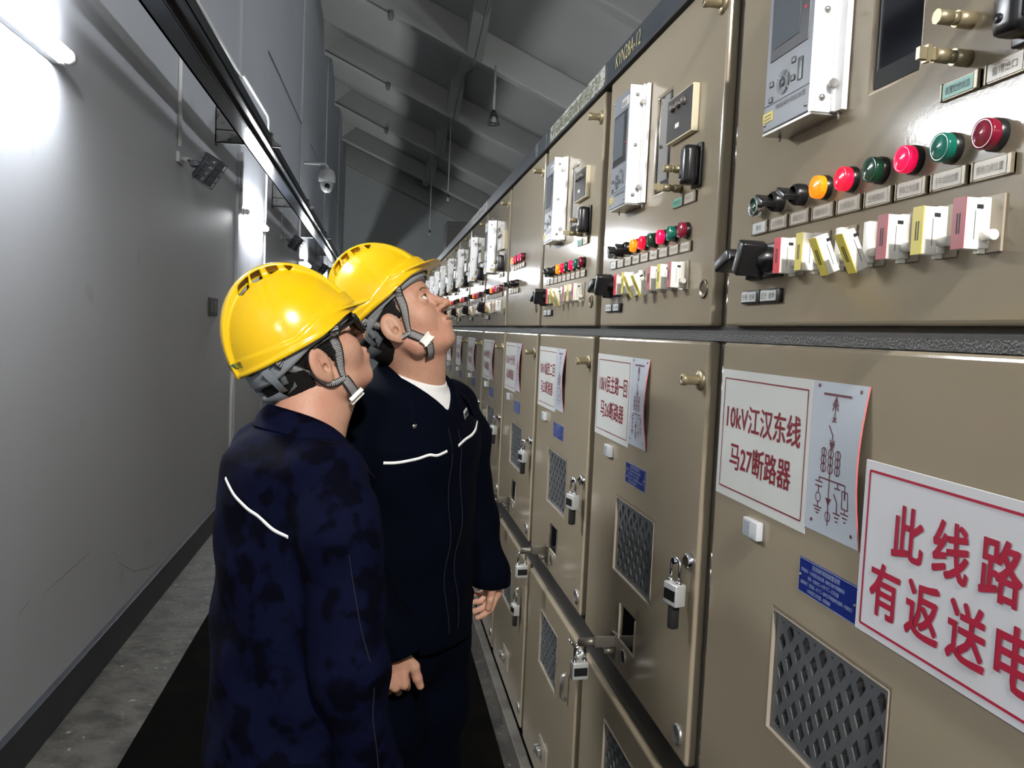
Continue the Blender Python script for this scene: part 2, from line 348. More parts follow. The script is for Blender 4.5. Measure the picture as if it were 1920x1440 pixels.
# floodlights
FLM = mat('floodlight_grey', (0.10, 0.11, 0.13), 0.4, 0.4); FLG = mat('floodlight_glass', (0.16, 0.17, 0.18), 0.15, 0.3); FLB = mat('floodlight_driver', (0.42, 0.43, 0.46), 0.4)
def floodlight():
    t = empty('floodlight', (WALLX, 5.05, 2.50))
    m = MB(); m.box(0, 0.02, -0.05, 0.05, -0.03, 0.03, 0.004); m.tube([(0.02, 0, 0), (0.08, 0.0, -0.015)], 0.016, 12)
    m.build('wall_mount', FLB, t)
    m = MB(); m.tube([(0.06, -0.02, -0.012), (0.15, -0.03, -0.04)], 0.006, 8); m.tube([(0.06, 0.02, -0.012), (0.15, 0.05, -0.045)], 0.006, 8); m.box(0.07, 0.12, -0.03, 0.04, -0.045, -0.01, 0.006)
    m.build('yoke', FLM, t)
    R = Matrix.Translation((0.17, 0.0, -0.055)) @ Matrix.Rotation(math.radians(14), 4, 'X') @ Matrix.Rotation(math.radians(34), 4, 'Y') @ Matrix.Rotation(math.radians(25), 4, 'Z') @ Matrix.Scale(0.68, 4)
    m = MB(); m.T = R; m.box(-0.085, 0.085, -0.045, 0.03, -0.12, 0.12, 0.008)
    for k in range(5): m.box(-0.09, 0.09, 0.03, 0.05, -0.10 + k * 0.05, -0.094 + k * 0.05)
    m.build('lamp_head', FLM, t)
    m = MB(); m.T = R; m.box(-0.05, 0.05, 0.03, 0.075, -0.05, 0.05, 0.006); m.build('driver_box', FLB, t)
    m = MB(); m.T = R
    for k in range(4): m.lathe([(0.0, 0.062), (0.018, 0.058), (0.030, 0.045)], (0.0, 0, -0.085 + k * 0.056), 'y', 14)
    m.build('lens', FLG, t)
    m = MB(); m.T = R
    for z in (-0.12, -0.06, 0, 0.06, 0.12): m.tube([(-0.09, -0.04, z), (-0.09, -0.085, z), (0.09, -0.085, z), (0.09, -0.04, z)], 0.0035, 6)
    for x in (-0.09, 0.0, 0.09): m.tube([(x, -0.085, -0.12), (x, -0.085, 0.12)], 0.0035, 6)
    m.build('wire_guard', FLM, t)
    return t
fl = floodlight(); tag(fl, 'grey caged floodlight on the bare left wall, nearest and largest', 'floodlight', 'floodlights on the left wall')
f2 = copy_tree(fl); f2.location = (WALLX, 10.1, 2.58); tag(f2, 'grey floodlight on the left wall right above the left helmet', 'floodlight', 'floodlights on the left wall')
f3 = copy_tree(fl); f3.location = (WALLX, 15.1, 2.62); tag(f3, 'small far floodlight on the left wall just left of the right helmet', 'floodlight', 'floodlights on the left wall')
# unseen lamp added behind the camera to light helmets and faces from the front
t = empty('floodlight', (0.25, -1.8, 3.40)); t.rotation_euler = (0, 0, 0)
m = MB(); m.tube([(0, -0.03, 0.0), (0, -0.03, zroof(0.25) - 3.40 - 0.47)], 0.012, 10); m.box(-0.12, 0.12, -0.06, 0.0, -0.09, 0.09, 0.006); m.build('lamp_head', FLM, t)
m = MB(); m.box(-0.105, 0.105, 0.0, 0.012, -0.075, 0.075); m.build('lens', mat('added_lamp_glow', (1, 1, 1), 0.4, emit=60, ecol=(1.0, 0.96, 0.9)), t)
ld_ = bpy.data.lights.new('added_lamp_beam', 'AREA'); ld_.shape = 'RECTANGLE'; ld_.size = 0.21; ld_.size_y = 0.15; ld_.energy = ADDED_LAMP_WATTS; ld_.color = (1.0, 0.965, 0.91); ld_.spread = math.radians(150)
lo_ = bpy.data.objects.new('added_lamp_beam', ld_); C.objects.link(lo_); lo_.parent = t; lo_.location = (0, 0.016, 0); lo_.rotation_euler = (math.radians(60), 0, math.radians(4))
tag(t, 'unseen lamp added behind the camera for frontal light, built like a floodlight', 'floodlight')
for i, ya in enumerate((-6.0, -1.0, 4.0, 9.0)):  # unseen lamps added for light coming over the cabinets from the right
    t = empty('tube_lamp', (XR, ya, 3.9)); m = MB(); m.box(-0.04, 0.0, 0, 1.5, 0.0, 0.045); m.build('housing', LHOUS, t)
    m = MB(); m.tube([(-0.06, 0.03, 0.022), (-0.06, 1.47, 0.022)], 0.023, 14); m.build('lamp_tube', TUBEM, t)
    tag(t, 'added unseen tube lamp on the right wall, %s from the back wall' % ('first', 'second', 'third', 'fourth')[i], 'lamp', 'added tube lamps behind the cabinet row')
# dome camera
t = empty('dome_camera', (WALLX, 12.5, 3.95)); DW = mat('camera_white', (0.42, 0.43, 0.43), 0.35)
m = MB(); m.box(0, 0.02, -0.05, 0.05, -0.08, 0.02); m.tube([(0.01, 0, -0.02), (0.33, 0, -0.02), (0.36, 0, -0.06), (0.36, 0, -0.10)], 0.022, 12); m.build('arm', DW, t)
m = MB(); m.lathe([(0.0, -0.08), (0.05, -0.085), (0.10, -0.12), (0.125, -0.19), (0.125, -0.27), (0.11, -0.29)], (0.36, 0, 0), 'z', 24); m.build('housing', DW, t)
m = MB(); m.lathe([(0.10, -0.285), (0.098, -0.33), (0.08, -0.39), (0.045, -0.43), (0.0, -0.44)], (0.36, 0, 0), 'z', 24); m.build('dome', mat('dome_grey', (0.30, 0.31, 0.31), 0.2), t)
m = MB(); m.lathe([(0.0, 0.115), (0.038, 0.112), (0.040, 0.06)], (0.37, 0.0, -0.35), 'y', 20); m.build('lens', BLACK, t)
tag(t, 'white dome security camera hanging from a short arm on the upper left wall', 'camera')
# pendants
def pendant(x, y, ztop, zb, lab, big):
    t = empty('pendant_lamp', (x, y, zb))
    m = MB(); m.tube([(0, 0, ztop - zb), (0, 0, 0.18)], 0.016 if big else 0.011, 8); m.build('cord', mat('grey_cord', (0.33, 0.33, 0.30), 0.6), t)
    s = 1.0 if big else 0.62
    dk = mat('lamp_dark', (0.02, 0.02, 0.02), 0.4)
    m = MB(); m.lathe([(0.0, 0.21 * s), (0.03 * s, 0.20 * s), (0.045 * s, 0.15 * s), (0.05 * s, 0.12 * s), (0.0, 0.11 * s)], (0, 0, 0), 'z', 16); m.build('lamp_holder', dk, t)
    m = MB(); m.lathe([(0.0, -0.0), (0.03 * s, 0.01 * s), (0.042 * s, 0.05 * s), (0.03 * s, 0.10 * s), (0.018 * s, 0.13 * s)], (0, 0, 0), 'z', 16)
    m.build('bulb', mat('frosted_bulb', (0.42, 0.43, 0.42), 0.3), t)
    if big:
        m = MB()
        for k in range(6):
            a = k * math.pi / 3; c, sn = math.cos(a), math.sin(a)
            m.tube([(0.045 * c, 0.045 * sn, 0.14), (0.07 * c, 0.07 * sn, 0.06), (0.09 * c, 0.09 * sn, -0.01)], 0.006, 6)
        for r, z in ((0.06, 0.10), (0.092, -0.01)):
            m.tube([(r * math.cos(k * math.pi / 8), r * math.sin(k * math.pi / 8), z) for k in range(17)], 0.009, 6)
        m.build('cage', dk, t)
    tag(t, lab, 'lamp', 'pendant lamps hanging from the roof ribs')
pendant(1.627, 12.5, 5.6, 4.73, 'dark caged lamp hanging on a long cord above the cabinets, largest pendant', True)
pendant(1.27, 16.2, 5.68, 4.09, 'small bare bulb hanging on the middle cord from the roof', False)
pendant(1.143, 19.8, 5.74, 3.80, 'tiny dark lamp hanging on the leftmost and farthest cord in front of the end wall', False)
for i, (y, lab) in enumerate([(12.6, 'small rib-mounted bulb holder with conduit, nearest on the ceiling'), (16.2, 'small rib-mounted bulb holder on the middle visible rib'), (19.8, 'small rib-mounted bulb holder on the farthest visible rib')]):
    t = empty('ceiling_lamp_holder', (0.0, y - 0.12, zroof(0.0) - 0.5))
    m = MB(); m.tube([(WALLX + 0.03, 0, zroof(WALLX) - zroof(0) + 0.02), (0.0, 0, 0.0)], 0.012, 6); m.build('conduit', mat('rib_conduit', (0.10, 0.10, 0.09), 0.6), t)
    m = MB(); m.lathe([(0.0, 0.06), (0.04, 0.05), (0.05, -0.02), (0.03, -0.09), (0.0, -0.10)], (0.03, 0, -0.02), 'z', 12); m.build('bulb_holder', mat('rib_holder', (0.14, 0.14, 0.13), 0.5), t)
    tag(t, lab, 'lamp', 'bulb holders on the roof ribs')
m = MB(); pts = []
for y in RIBS[3:]:
    pts += [(1.30, y - 1.8, zroof(1.3) - 0.16), (1.30, y, zroof(1.3) - 0.56)]
m.tube(pts, 0.014, 6); tag(m.build('ceiling_cable', mat('ceiling_cable', (0.22, 0.22, 0.20), 0.6)), 'cable sagging from rib to rib along the middle of the ceiling', 'cable')
m = MB(); m.box(1.45, 2.0, -2.0, 13.3, 2.302, 3.2); tag(m.build('shade_block', mat('shade_block_grey', (0.3, 0.3, 0.29), 0.5), bevel=0.01), 'unseen grey block added on the cabinet row to shade the left wall', 'light blocker')  # unseen block added to keep the right lamps off the lower left wall
# dark tall box beyond the row
t = empty('cupboard', (1.55, 14.4, 0)); DB = mat('dark_cupboard', (0.028, 0.025, 0.022), 0.5)
m = MB(); m.box(-0.42, 1.2, 0, 0.7, 0, 3.47); m.build('body', DB, t, bevel=0.01)
m = MB(); m.box(-0.38, 0.38, -0.02, 0.0, 0.1, 3.38); m.box(0.42, 1.16, -0.02, 0.0, 0.1, 3.38); m.build('door', DB, t, bevel=0.004)
tag(t, 'tall dark cupboard rising behind the far end of the cabinet row', 'cupboard')
# ------------------------------------------------------------------ switchgear cabinets
def bold_text(mb, body, x0, x1, z0, z1, y, fat):
    """heavy lettering: the glyphs repeated with small offsets, each copy a hair nearer"""
    k = 0
    for dx in ((-0.5, 0.0, 0.5) if fat < 0.002 else (-0.5, -0.25, 0.0, 0.25, 0.5)):
        for dz in ((-0.35, 0.35) if fat < 0.002 else (-0.4, -0.15, 0.15, 0.4)):
            put_text(mb, body, x0 + dx * fat, x1 + dx * fat, z0 + dz * fat, z1 + dz * fat, y - 0.00003 * k, 0.0); k += 1
# local frame of a cabinet: x runs along the row towards the camera, -y points into the aisle, z up
def plate_holes(mb, x0, x1, z0, z1, holes, y0, y1):
    xs = sorted({x0, x1, *[h[0] for h in holes], *[h[1] for h in holes]}); zs = sorted({z0, z1, *[h[2] for h in holes], *[h[3] for h in holes]})
    nx, nz = len(xs), len(zs); vid = {}; vs = []; fs = []
    def V(i, j, k):
        if (i, j, k) not in vid: vid[(i, j, k)] = len(vs); vs.append((xs[i], (y0, y1)[k], zs[j]))
        return vid[(i, j, k)]
    def solid(i, j):
        if i < 0 or j < 0 or i >= nx - 1 or j >= nz - 1: return False
        cx, cz = (xs[i] + xs[i + 1]) / 2, (zs[j] + zs[j + 1]) / 2
        return not any(h[0] < cx < h[1] and h[2] < cz < h[3] for h in holes)
    for i in range(nx - 1):
        for j in range(nz - 1):
            if not solid(i, j): continue
            for k in (0, 1):
                q = [V(i, j, k), V(i + 1, j, k), V(i + 1, j + 1, k), V(i, j + 1, k)]; fs.append(q if k == 0 else q[::-1])
            for di, dj, a, b in ((-1, 0, (0, 0), (0, 1)), (1, 0, (1, 0), (1, 1)), (0, -1, (0, 0), (1, 0)), (0, 1, (0, 1), (1, 1))):
                if not solid(i + di, j + dj):
                    p, q = (i + a[0], j + a[1]), (i + b[0], j + b[1]); fs.append([V(*p, 0), V(*q, 0), V(*q, 1), V(*p, 1)])
    mb._add(vs, fs)
def vent_mesh(x0, x1, z0, z1, y, name, parent, px=0.0425, pz=0.041):
    b = bmesh.new(); th = 0.0015
    hx, hz, ix, iz = px / 2, pz / 2, px * 0.235, pz * 0.36
    nx, nz = int((x1 - x0) / px) + 2, int((z1 - z0) / hz) + 3
    for j in range(-1, nz):
        for i in range(-1, nx):
            cx = x0 + px * (i + 0.5) + (hx if j % 2 else 0); cz = z0 + hz * j + hz * 0.6
            o = [(cx + hx, cz), (cx, cz + hz), (cx - hx, cz), (cx, cz - hz)]; n = [(cx + ix, cz), (cx, cz + iz), (cx - ix, cz), (cx, cz - iz)]
            O = [b.verts.new((p[0], y, p[1])) for p in o]; N = [b.verts.new((p[0], y, p[1])) for p in n]; Bk = [b.verts.new((p[0], y + 0.006, p[1])) for p in n]
            for k in range(4):
                b.faces.new((O[k], O[(k + 1) % 4], N[(k + 1) % 4], N[k])); b.faces.new((N[k], N[(k + 1) % 4], Bk[(k + 1) % 4], Bk[k]))
    m_ = 0.010
    for co, no in (((x0 + m_, 0, 0), (-1, 0, 0)), ((x1 - m_, 0, 0), (1, 0, 0)), ((0, 0, z0 + m_), (0, 0, -1)), ((0, 0, z1 - m_), (0, 0, 1))):
        bmesh.ops.bisect_plane(b, geom=b.verts[:] + b.edges[:] + b.faces[:], plane_co=co, plane_no=no, clear_outer=True)
    bmesh.ops.remove_doubles(b, verts=b.verts[:], dist=1e-5)
    mb = MB(); b.verts.index_update(); vs = [v.co[:] for v in b.verts]; fs = [[v.index for v in f.verts] for f in b.faces]; b.free()
    mb._add(vs, fs)
    for a in ((x0, x1, z0, z0 + m_), (x0, x1, z1 - m_, z1), (x0, x0 + m_, z0 + m_, z1 - m_), (x1 - m_, x1, z0 + m_, z1 - m_)): mb.box(a[0], a[1], y, y + 0.004, a[2], a[3])
    mb.m = 1; mb.box(x0, x1, y + 0.03, y + 0.032, z0, z1)
    mb.m = 2
    for a in ((x0 - .0015, x0, z0, z1), (x1, x1 + .0015, z0, z1), (x0, x1, z0 - .0015, z0), (x0, x1, z1, z1 + .0015)): mb.box(a[0], a[1], -0.0008, y, a[2], a[3])
    return mb.build(name, [HAMMER, VOID, BEIGE2], parent)
COL = [0.116 + 0.061 * i for i in range(9)]
UDZ, MDZ, LDZ = (1.601, 2.238), (0.782, 1.573), (0.05, 0.702)
DT = 0.0225; DW_ = 0.741
def cam_lock(p, s, z, open_):
    m = MB(); m.lathe([(0.019, 0.0), (0.019, 0.004), (0.016, 0.006), (0.010, 0.007)], (s, 0, z), 'y', 20)
    m.lathe([(0.009, 0.006), (0.009, 0.028), (0.0105, 0.030), (0.0105, 0.038), (0.004, 0.038), (0.004, 0.030)], (s, 0, z), 'y', 16)
    m.box(s + 0.006, s + 0.011, -0.040, -0.030, z - 0.002, z + 0.002)
    return m.build('door_lock', BRASS, p)
def hinge(p, s, z):
    m = MB(); m.tube([(s, DT - 0.012, z - 0.030), (s, DT - 0.012, z + 0.002)], 0.0055, 10); m.tube([(s, DT - 0.012, z + 0.003), (s, DT - 0.012, z + 0.032)], 0.0055, 10)
    m.box(s, s + 0.012, DT - 0.006, DT - 0.002, z - 0.03, z + 0.03)
    return m.build('hinge', STEEL, p)
def lamp(p, s, z, lens, name='indicator_lamp'):
    m = MB(); m.lathe([(0.0162, 0.0), (0.0162, 0.006), (0.0152, 0.008)], (s, 0, z), 'y', 32)
    o = m.build(name, LAMP_RIM, p)
    m = MB(); m.lathe([(0.0150, 0.006), (0.0153, 0.015), (0.0144, 0.0182), (0.0130, 0.0174), (0.0125, 0.0176), (0.0080, 0.0192), (0.0, 0.0200)], (s, 0, z), 'y', 32)
    m.build('lens', lens, o); return o
def push_button(p, s, z):
    m = MB(); m.lathe([(0.0152, 0.0), (0.0152, 0.016), (0.0145, 0.018), (0.0128, 0.018), (0.0125, 0.014)], (s, 0, z), 'y', 28); o = m.build('push_button', CHROME, p)
    m = MB(); m.lathe([(0.0124, 0.008), (0.0122, 0.0155), (0.0, 0.0165)], (s, 0, z), 'y', 24); m.build('button_cap', L_DGREEN, o); return o
def selector(p, s, z, ang):
    m = MB(); m.lathe([(0.0152, 0.0), (0.0152, 0.012), (0.013, 0.017), (0.011, 0.018)], (s, 0, z), 'y', 28); o = m.build('selector_switch', BLACK, p)
    m = MB(); m.T = Matrix.Translation((s, 0, z)) @ Matrix.Rotation(ang, 4, 'Y'); m.box(-0.0145, 0.0145, -0.036, -0.014, -0.0045, 0.0045, 0.002); m.build('selector_lever', BLACK, o); return o
def name_plate(p, s, z, txt=None, w=0.0275, h=0.010, paper=None, ink=None):
    m = MB(); m.box(s - w, s + w, -0.0035, 0.0, z - h, z + h); m.box(s + w - 0.006, s + w, -0.006, 0, z - h, z + h); m.box(s - w, s - w + 0.003, -0.005, 0, z - h, z + h)
    o = m.build('label_plate', TANFRAME, p, bevel=0.0008)
    m = MB(); m.box(s - w + 0.004, s + w - 0.008, -0.0045, -0.003, z - h + 0.002, z + h - 0.002); m.build('label_card', paper or LABELPAPER, o)
    if txt:
        L = len(txt); tw = min((w - 0.010), 0.0040 * L); m = MB(); put_text(m, txt, s - 0.002 - tw, s - 0.002 + tw, z - 0.0042, z + 0.0042, -0.0049, 0.0)
        m.build('lettering', ink or GREYINK, o)
    return o
def link_module(p, s, z, col, tilt=0.0):
    s += 0.001
    m = MB(); m.box(s - 0.012, s + 0.022, -0.003, 0, z - 0.028, z + 0.028); o = m.build('link_module', CLEARPL, p, bevel=0.001)
    def block(mb):
        mb.box(s - 0.0060, s + 0.0063, -0.032, -0.014, z - 0.0255, z + 0.0245, 0.0012)
    m = MB(); m.box(s - 0.0060, s + 0.0063, -0.0138, -0.003, z - 0.024, z + 0.0255, 0.0012); m.box(s - 0.003, s + 0.003, -0.012, -0.004, z - 0.0285, z - 0.022)
    if tilt: m.T = Matrix.Translation((s, -0.006, z - 0.020)) @ Matrix.Rotation(tilt, 4, 'X') @ Matrix.Translation((-s, 0.006, -(z - 0.020)))
    block(m); Tt = m.T
    m.build('link_body', WHITEPL, o)
    m = MB(); m.T = Tt; m.box(s - 0.0085, s + 0.0088, -0.0335, -0.0322, z - 0.0255, z + 0.0245); m.build('label_strip', col, o)
    m = MB(); m.T = Tt
    m.box(s + 0.0062, s + 0.0067, -0.019, -0.012, z + 0.014, z + 0.018); m.box(s + 0.0062, s + 0.0067, -0.0205, -0.0200, z - 0.016, z + 0.012)
    for q_ in (-0.0022, 0.0014): m.box(s + q_, s + q_ + 0.0014, -0.0338, -0.0334, z - 0.011, z + 0.009)
    m.build('slot_marks', BLACKINK, o)
    m = MB(); m.tube([(s + 0.006, -0.010, z - 0.012), (s + 0.021, -0.010, z - 0.012)], 0.0052, 14); m.build('screw_peg', WHITEPL, o)
    return o
def cam_switch(p, s, z, ang, w=0.0285):
    m = MB(); m.box(s - w, s + w, -0.007, 0, z - 0.026, z + 0.026, 0.0015); o = m.build('rotary_switch', BLACK, p)
    m = MB(); m.box(s - w + 0.004, s + w - 0.004, -0.0085, -0.0065, z - 0.022, z + 0.022); m.build('dial_face', mat('dial_grey', (0.30, 0.31, 0.34), 0.3), o)
    m = MB(); m.lathe([(0.019, 0.008), (0.019, 0.022), (0.016, 0.028), (0.012, 0.034)], (s, 0, z), 'y', 24)
    m.T = Matrix.Translation((s, 0, z)) @ Matrix.Rotation(ang, 4, 'Y'); m.box(-0.010, 0.010, -0.062, -0.022, -0.026, 0.026, 0.004); m.box(-0.006, 0.006, -0.040, -0.015, -0.034, 0.020, 0.004)
    m.build('switch_handle', BLACK, o); return o
def relay(p):
    """protection relay in its bright aluminium side frame"""
    X0, X1, Z0, Z1, F = 0.186, 0.314, 1.880, 2.140, -0.042
    m = MB(); m.box(X0, X1, F, 0.0, Z0, Z1); r = m.build('protection_relay', RELAYGREY, p, bevel=0.0015)
    m = MB(); m.box(X1, X1 + 0.0025, F - 0.001, 0.0, Z0 - 0.002, Z1 + 0.004); m.box(X1, X1 + 0.024, -0.010, -0.002, Z0 - 0.001, Z1 + 0.004); m.box(X1 + 0.0025, X1 + 0.008, -0.014, -0.010, Z0 + 0.0, Z1 + 0.006)
    m.build('side_frame', ALU, r, bevel=0.0006)
    m = MB(); m.box(X0 - 0.004, X1 + 0.0025, F + 0.002, 0.0, Z0 - 0.004, Z0 - 0.0005); m.tube([(X0 + 0.01, -0.02, Z0 - 0.004), (X0 + 0.01, -0.02, Z0 - 0.012)], 0.002, 8); m.tube([(X1 + 0.012, -0.006, Z0), (X1 + 0.012, -0.006, Z0 - 0.012)], 0.002, 8); m.build('bottom_frame', STEEL, r)
    m = MB()
    for z in (Z0 + 0.018, Z0 + 0.13, Z1 - 0.018): m.lathe([(0.0, 0.004), (0.003, 0.0036), (0.0042, 0.002), (0.0045, 0.0)], (X1 + 0.0025, -0.026, z), 'x', 12)
    for z in (Z0 + 0.035, Z1 - 0.035): m.tube([(X1 + 0.008, -0.016, z), (X1 + 0.014, -0.016, z)], 0.0055, 12)
    for x, z in ((X0 + 0.006, Z0 + 0.010), (X1 - 0.008, Z0 + 0.010), (X0 + 0.006, Z1 - 0.010), (X1 - 0.008, Z1 - 0.010)): m.lathe([(0.003, 0.0), (0.0025, 0.002), (0.0, 0.0022)], (x, F, z), 'y', 10)
    m.build('screws', STEEL, r)
    m = MB(); m.box(X0 + 0.012, X1 - 0.012, F - 0.001, F + 0.001, 1.976, 2.096); m.build('display_panel', BLACK, r, bevel=0.0008)
    m = MB(); m.box(X0 + 0.018, X1 - 0.036, F - 0.0018, F, 1.992, 2.090); m.build('screen', SCREEN, r)
    m = MB(); m.m = 0; m.box(X1 - 0.024, X1 - 0.021, F - 0.0016, F, 2.020, 2.023); m.build('status_light', L_RED, r)
    m = MB(); cx, cz = X0 + 0.054, 1.938
    m.lathe([(0.0, 0.0025), (0.005, 0.0025), (0.006, 0.001)], (cx, F, cz), 'y', 16)
    for a0 in range(4):
        for k in range(5):
            a = math.radians(a0 * 90 - 32 + k * 16); a2 = math.radians(a0 * 90 - 32 + (k + 1) * 16 - 3)
            m._add([(cx + 0.008 * math.cos(a), F - 0.002, cz + 0.008 * math.sin(a)), (cx + 0.0165 * math.cos(a), F - 0.002, cz + 0.0165 * math.sin(a)), (cx + 0.0165 * math.cos(a2), F - 0.002, cz + 0.0165 * math.sin(a2)), (cx + 0.008 * math.cos(a2), F - 0.002, cz + 0.008 * math.sin(a2))], [(0, 1, 2, 3)])
    for dx, dz in ((-0.033, 0.006), (-0.033, -0.016), (0.028, 0.022), (0.028, -0.002)): m.box(cx + dx - 0.006, cx + dx + 0.004, F - 0.002, F, cz + dz - 0.004, cz + dz + 0.004, 0.001)
    m.box(cx + 0.040, cx + 0.052, F - 0.0015, F, cz - 0.010, cz + 0.020, 0.0008); m.build('keypad', mat('keypad_dark', (0.045, 0.05, 0.055), 0.4), r)
    m = MB(); m.box(X0 + 0.001, X1 - 0.001, F - 0.0006, F, 1.9155, 1.9165); put_text(m, '线路保护测控装置', X0 + 0.036, X1 - 0.010, 1.9045, 1.9115, F - 0.0008, 0.0); m.build('lettering', BLACKINK, r)
    m = MB(); m.box(X0, X0 + 0.028, F - 0.001, F, 1.893, 1.906); m.build('yellow_label', YELLOWPL, r)
    m = MB(); m.box(X0 + 0.066, X1 - 0.008, F - 0.001, F, 2.104, 2.124); m.build('serial_sticker', mat('sticker_white', (0.5, 0.5, 0.5), 0.5), r)
    m = MB()
    for k in range(2): m.box(X0 + 0.003 + 0.002 * k, X0 + 0.025, F - 0.0013, F - 0.001, 1.8955 + k * 0.005, 1.8975 + k * 0.005)
    m.build('fine_print', GREYINK, r); m = MB()
    for k in range(6): m.box(X0 + 0.070 + k * 0.0065, X0 + 0.074 + k * 0.0065, F - 0.0013, F - 0.001, 2.107, 2.120 - (k % 2) * 0.004)
    m.build('serial_print', GREYINK, r)
    return r
def relay_small(p): return relay(p)
def connector(p, s, z, big):
    m = MB(); m.tube([(s, 0, z), (s, -0.018, z)], 0.0085, 16); m.tube([(s, -0.018, z), (s, -0.024, z)], 0.0065, 16); m.tube([(s, -0.024, z), (s, -0.040, z)], 0.0078, 8)
    if big: m.box(s - 0.003, s + 0.003, -0.058, -0.040, z - 0.006, z + 0.006); m.box(s - 0.0045, s + 0.0045, -0.050, -0.046, z - 0.0085, z + 0.0085)
    return m.build('brass_connector', BRASS, p)
def cover_box(p):
    s0, s1, z0, z1 = 0.622, 0.656, 1.866, 1.940
    m = MB(); m.box(s0, s1, -0.034, -0.004, z0, z1, 0.010); m.box(s0 - 0.004, s1 + 0.004, -0.006, 0, z0 - 0.004, z1 + 0.004, 0.002)
    for k in range(3): m.box(s1 - 0.001, s1 + 0.001, -0.028 + k * 0.008, -0.026 + k * 0.008, z0 + 0.012, z1 - 0.012)
    m.lathe([(0.0, 0.036), (0.004, 0.036), (0.005, 0.033)], (s0 + 0.012, 0, z0 + 0.016), 'y', 12)
    return m.build('plug_cover', BLACK, p)
def meter(p):
    s0, s1, z0, z1 = 0.488, 0.624, 1.972, 2.062
    m = MB(); m.box(s0, s1, -0.013, 0, z0, z1); o = m.build('meter', CREAM, p, bevel=0.001)
    m = MB(); m.box(s0 + 0.003, s1 - 0.003, -0.0145, -0.0125, z0 + 0.003, z1 - 0.003); m.build('meter_face', mat('meter_black', (0.03, 0.028, 0.024), 0.3), o)
    m = MB()
    for k in range(3): m.lathe([(0.0085, 0.014), (0.0085, 0.018), (0.006, 0.022), (0.0, 0.022)], (s0 + 0.035 + k * 0.03, 0, z1 - 0.024), 'y', 14)
    m.build('meter_knob', mat('meter_knob_grey', (0.10, 0.09, 0.085), 0.4), o)
    m = MB(); m.box(s0 + 0.052, s0 + 0.070, -0.0155, -0.014, z0 + 0.022, z0 + 0.031); m.build('meter_button', WHITEPL, o)
    return o
def diagram(mb, x0, x1, z0, z1, y):
    W, H = x1 - x0, z1 - z0
    def P(u, v): return x0 + u * W, z1 - v * H
    def L(u0, v0, u1, v1, w=0.0018): a, b = P(u0, v0), P(u1, v1); line2(mb, *a, *b, w, y)
    def Rg(u, v, r, ry=None): c = P(u, v); ring2(mb, *c, r, ry or r, 0.0013, y)
    L(.2, .08, .76, .08, .0032); L(.46, .08, .46, .24); L(.40, .15, .46, .10); L(.52, .15, .46, .10); L(.40, .18, .46, .13); L(.52, .18, .46, .13)
    L(.42, .225, .50, .255); L(.50, .225, .42, .255); L(.36, .28, .45, .34); L(.45, .34, .45, .43); L(.40, .37, .45, .41); L(.50, .37, .45, .41); L(.40, .39, .45, .43); L(.50, .39, .45, .43)
    for u in (.29, .44, .59):
        for v in (.46, .51, .56): Rg(u, v + (0.0 if u == .44 else -.0), .0060)
        L(u, .43, u, .59)
    L(.44, .59, .44, .80); L(.22, .63, .80, .63); L(.22, .63, .22, .66); L(.14, .66, .30, .66); L(.14, .69, .30, .69); L(.22, .69, .22, .74); Rg(.22, .765, .0062); L(.22, .79, .22, .83); L(.13, .83, .31, .83); L(.16, .85, .28, .85); L(.19, .87, .25, .87)
    a, b, c = P(.38, .75), P(.50, .75), P(.44, .80); mb._add([(a[0], y, a[1]), (b[0], y, b[1]), (c[0], y, c[1])], [(0, 1, 2)])
    L(.44, .80, .44, .93); Rg(.44, .87, .0060)
    L(.62, .63, .62, .67); L(.56, .67, .68, .67); L(.55, .71, .62, .76); L(.62, .76, .62, .83); L(.55, .83, .70, .83); L(.58, .855, .67, .855); L(.60, .88, .65, .88)
    L(.80, .63, .80, .68); L(.73, .67, .73, .78); L(.87, .67, .87, .78); L(.73, .67, .87, .67); L(.73, .78, .87, .78); L(.80, .68, .80, .72, .004); L(.80, .78, .80, .81); L(.71, .81, .89, .81); L(.75, .835, .86, .835); L(.78, .86, .83, .86)
    for u, v in ((.09, .03), (.93, .04), (.10, .93), (.93, .93)): ring2(mb, *P(u, v), .0013, .0013, .0026, y)
def line_sign(p, l1, l2):
    m = MB(); m.box(0.007, 0.304, -0.0015, -0.0002, 1.316, 1.528); o = m.build('line_name_sign', SIGNWHITE, p)
    m = MB(); frame2(m, 0.021, 0.291, 1.331, 1.513, 0.0022, -0.0019)
    bold_text(m, l1, 0.036, 0.277, 1.430, 1.474, -0.0019, 0.0016); bold_text(m, l2, 0.056, 0.256, 1.365, 1.409, -0.0019, 0.0016)
    m.build('lettering', RED, o); return o
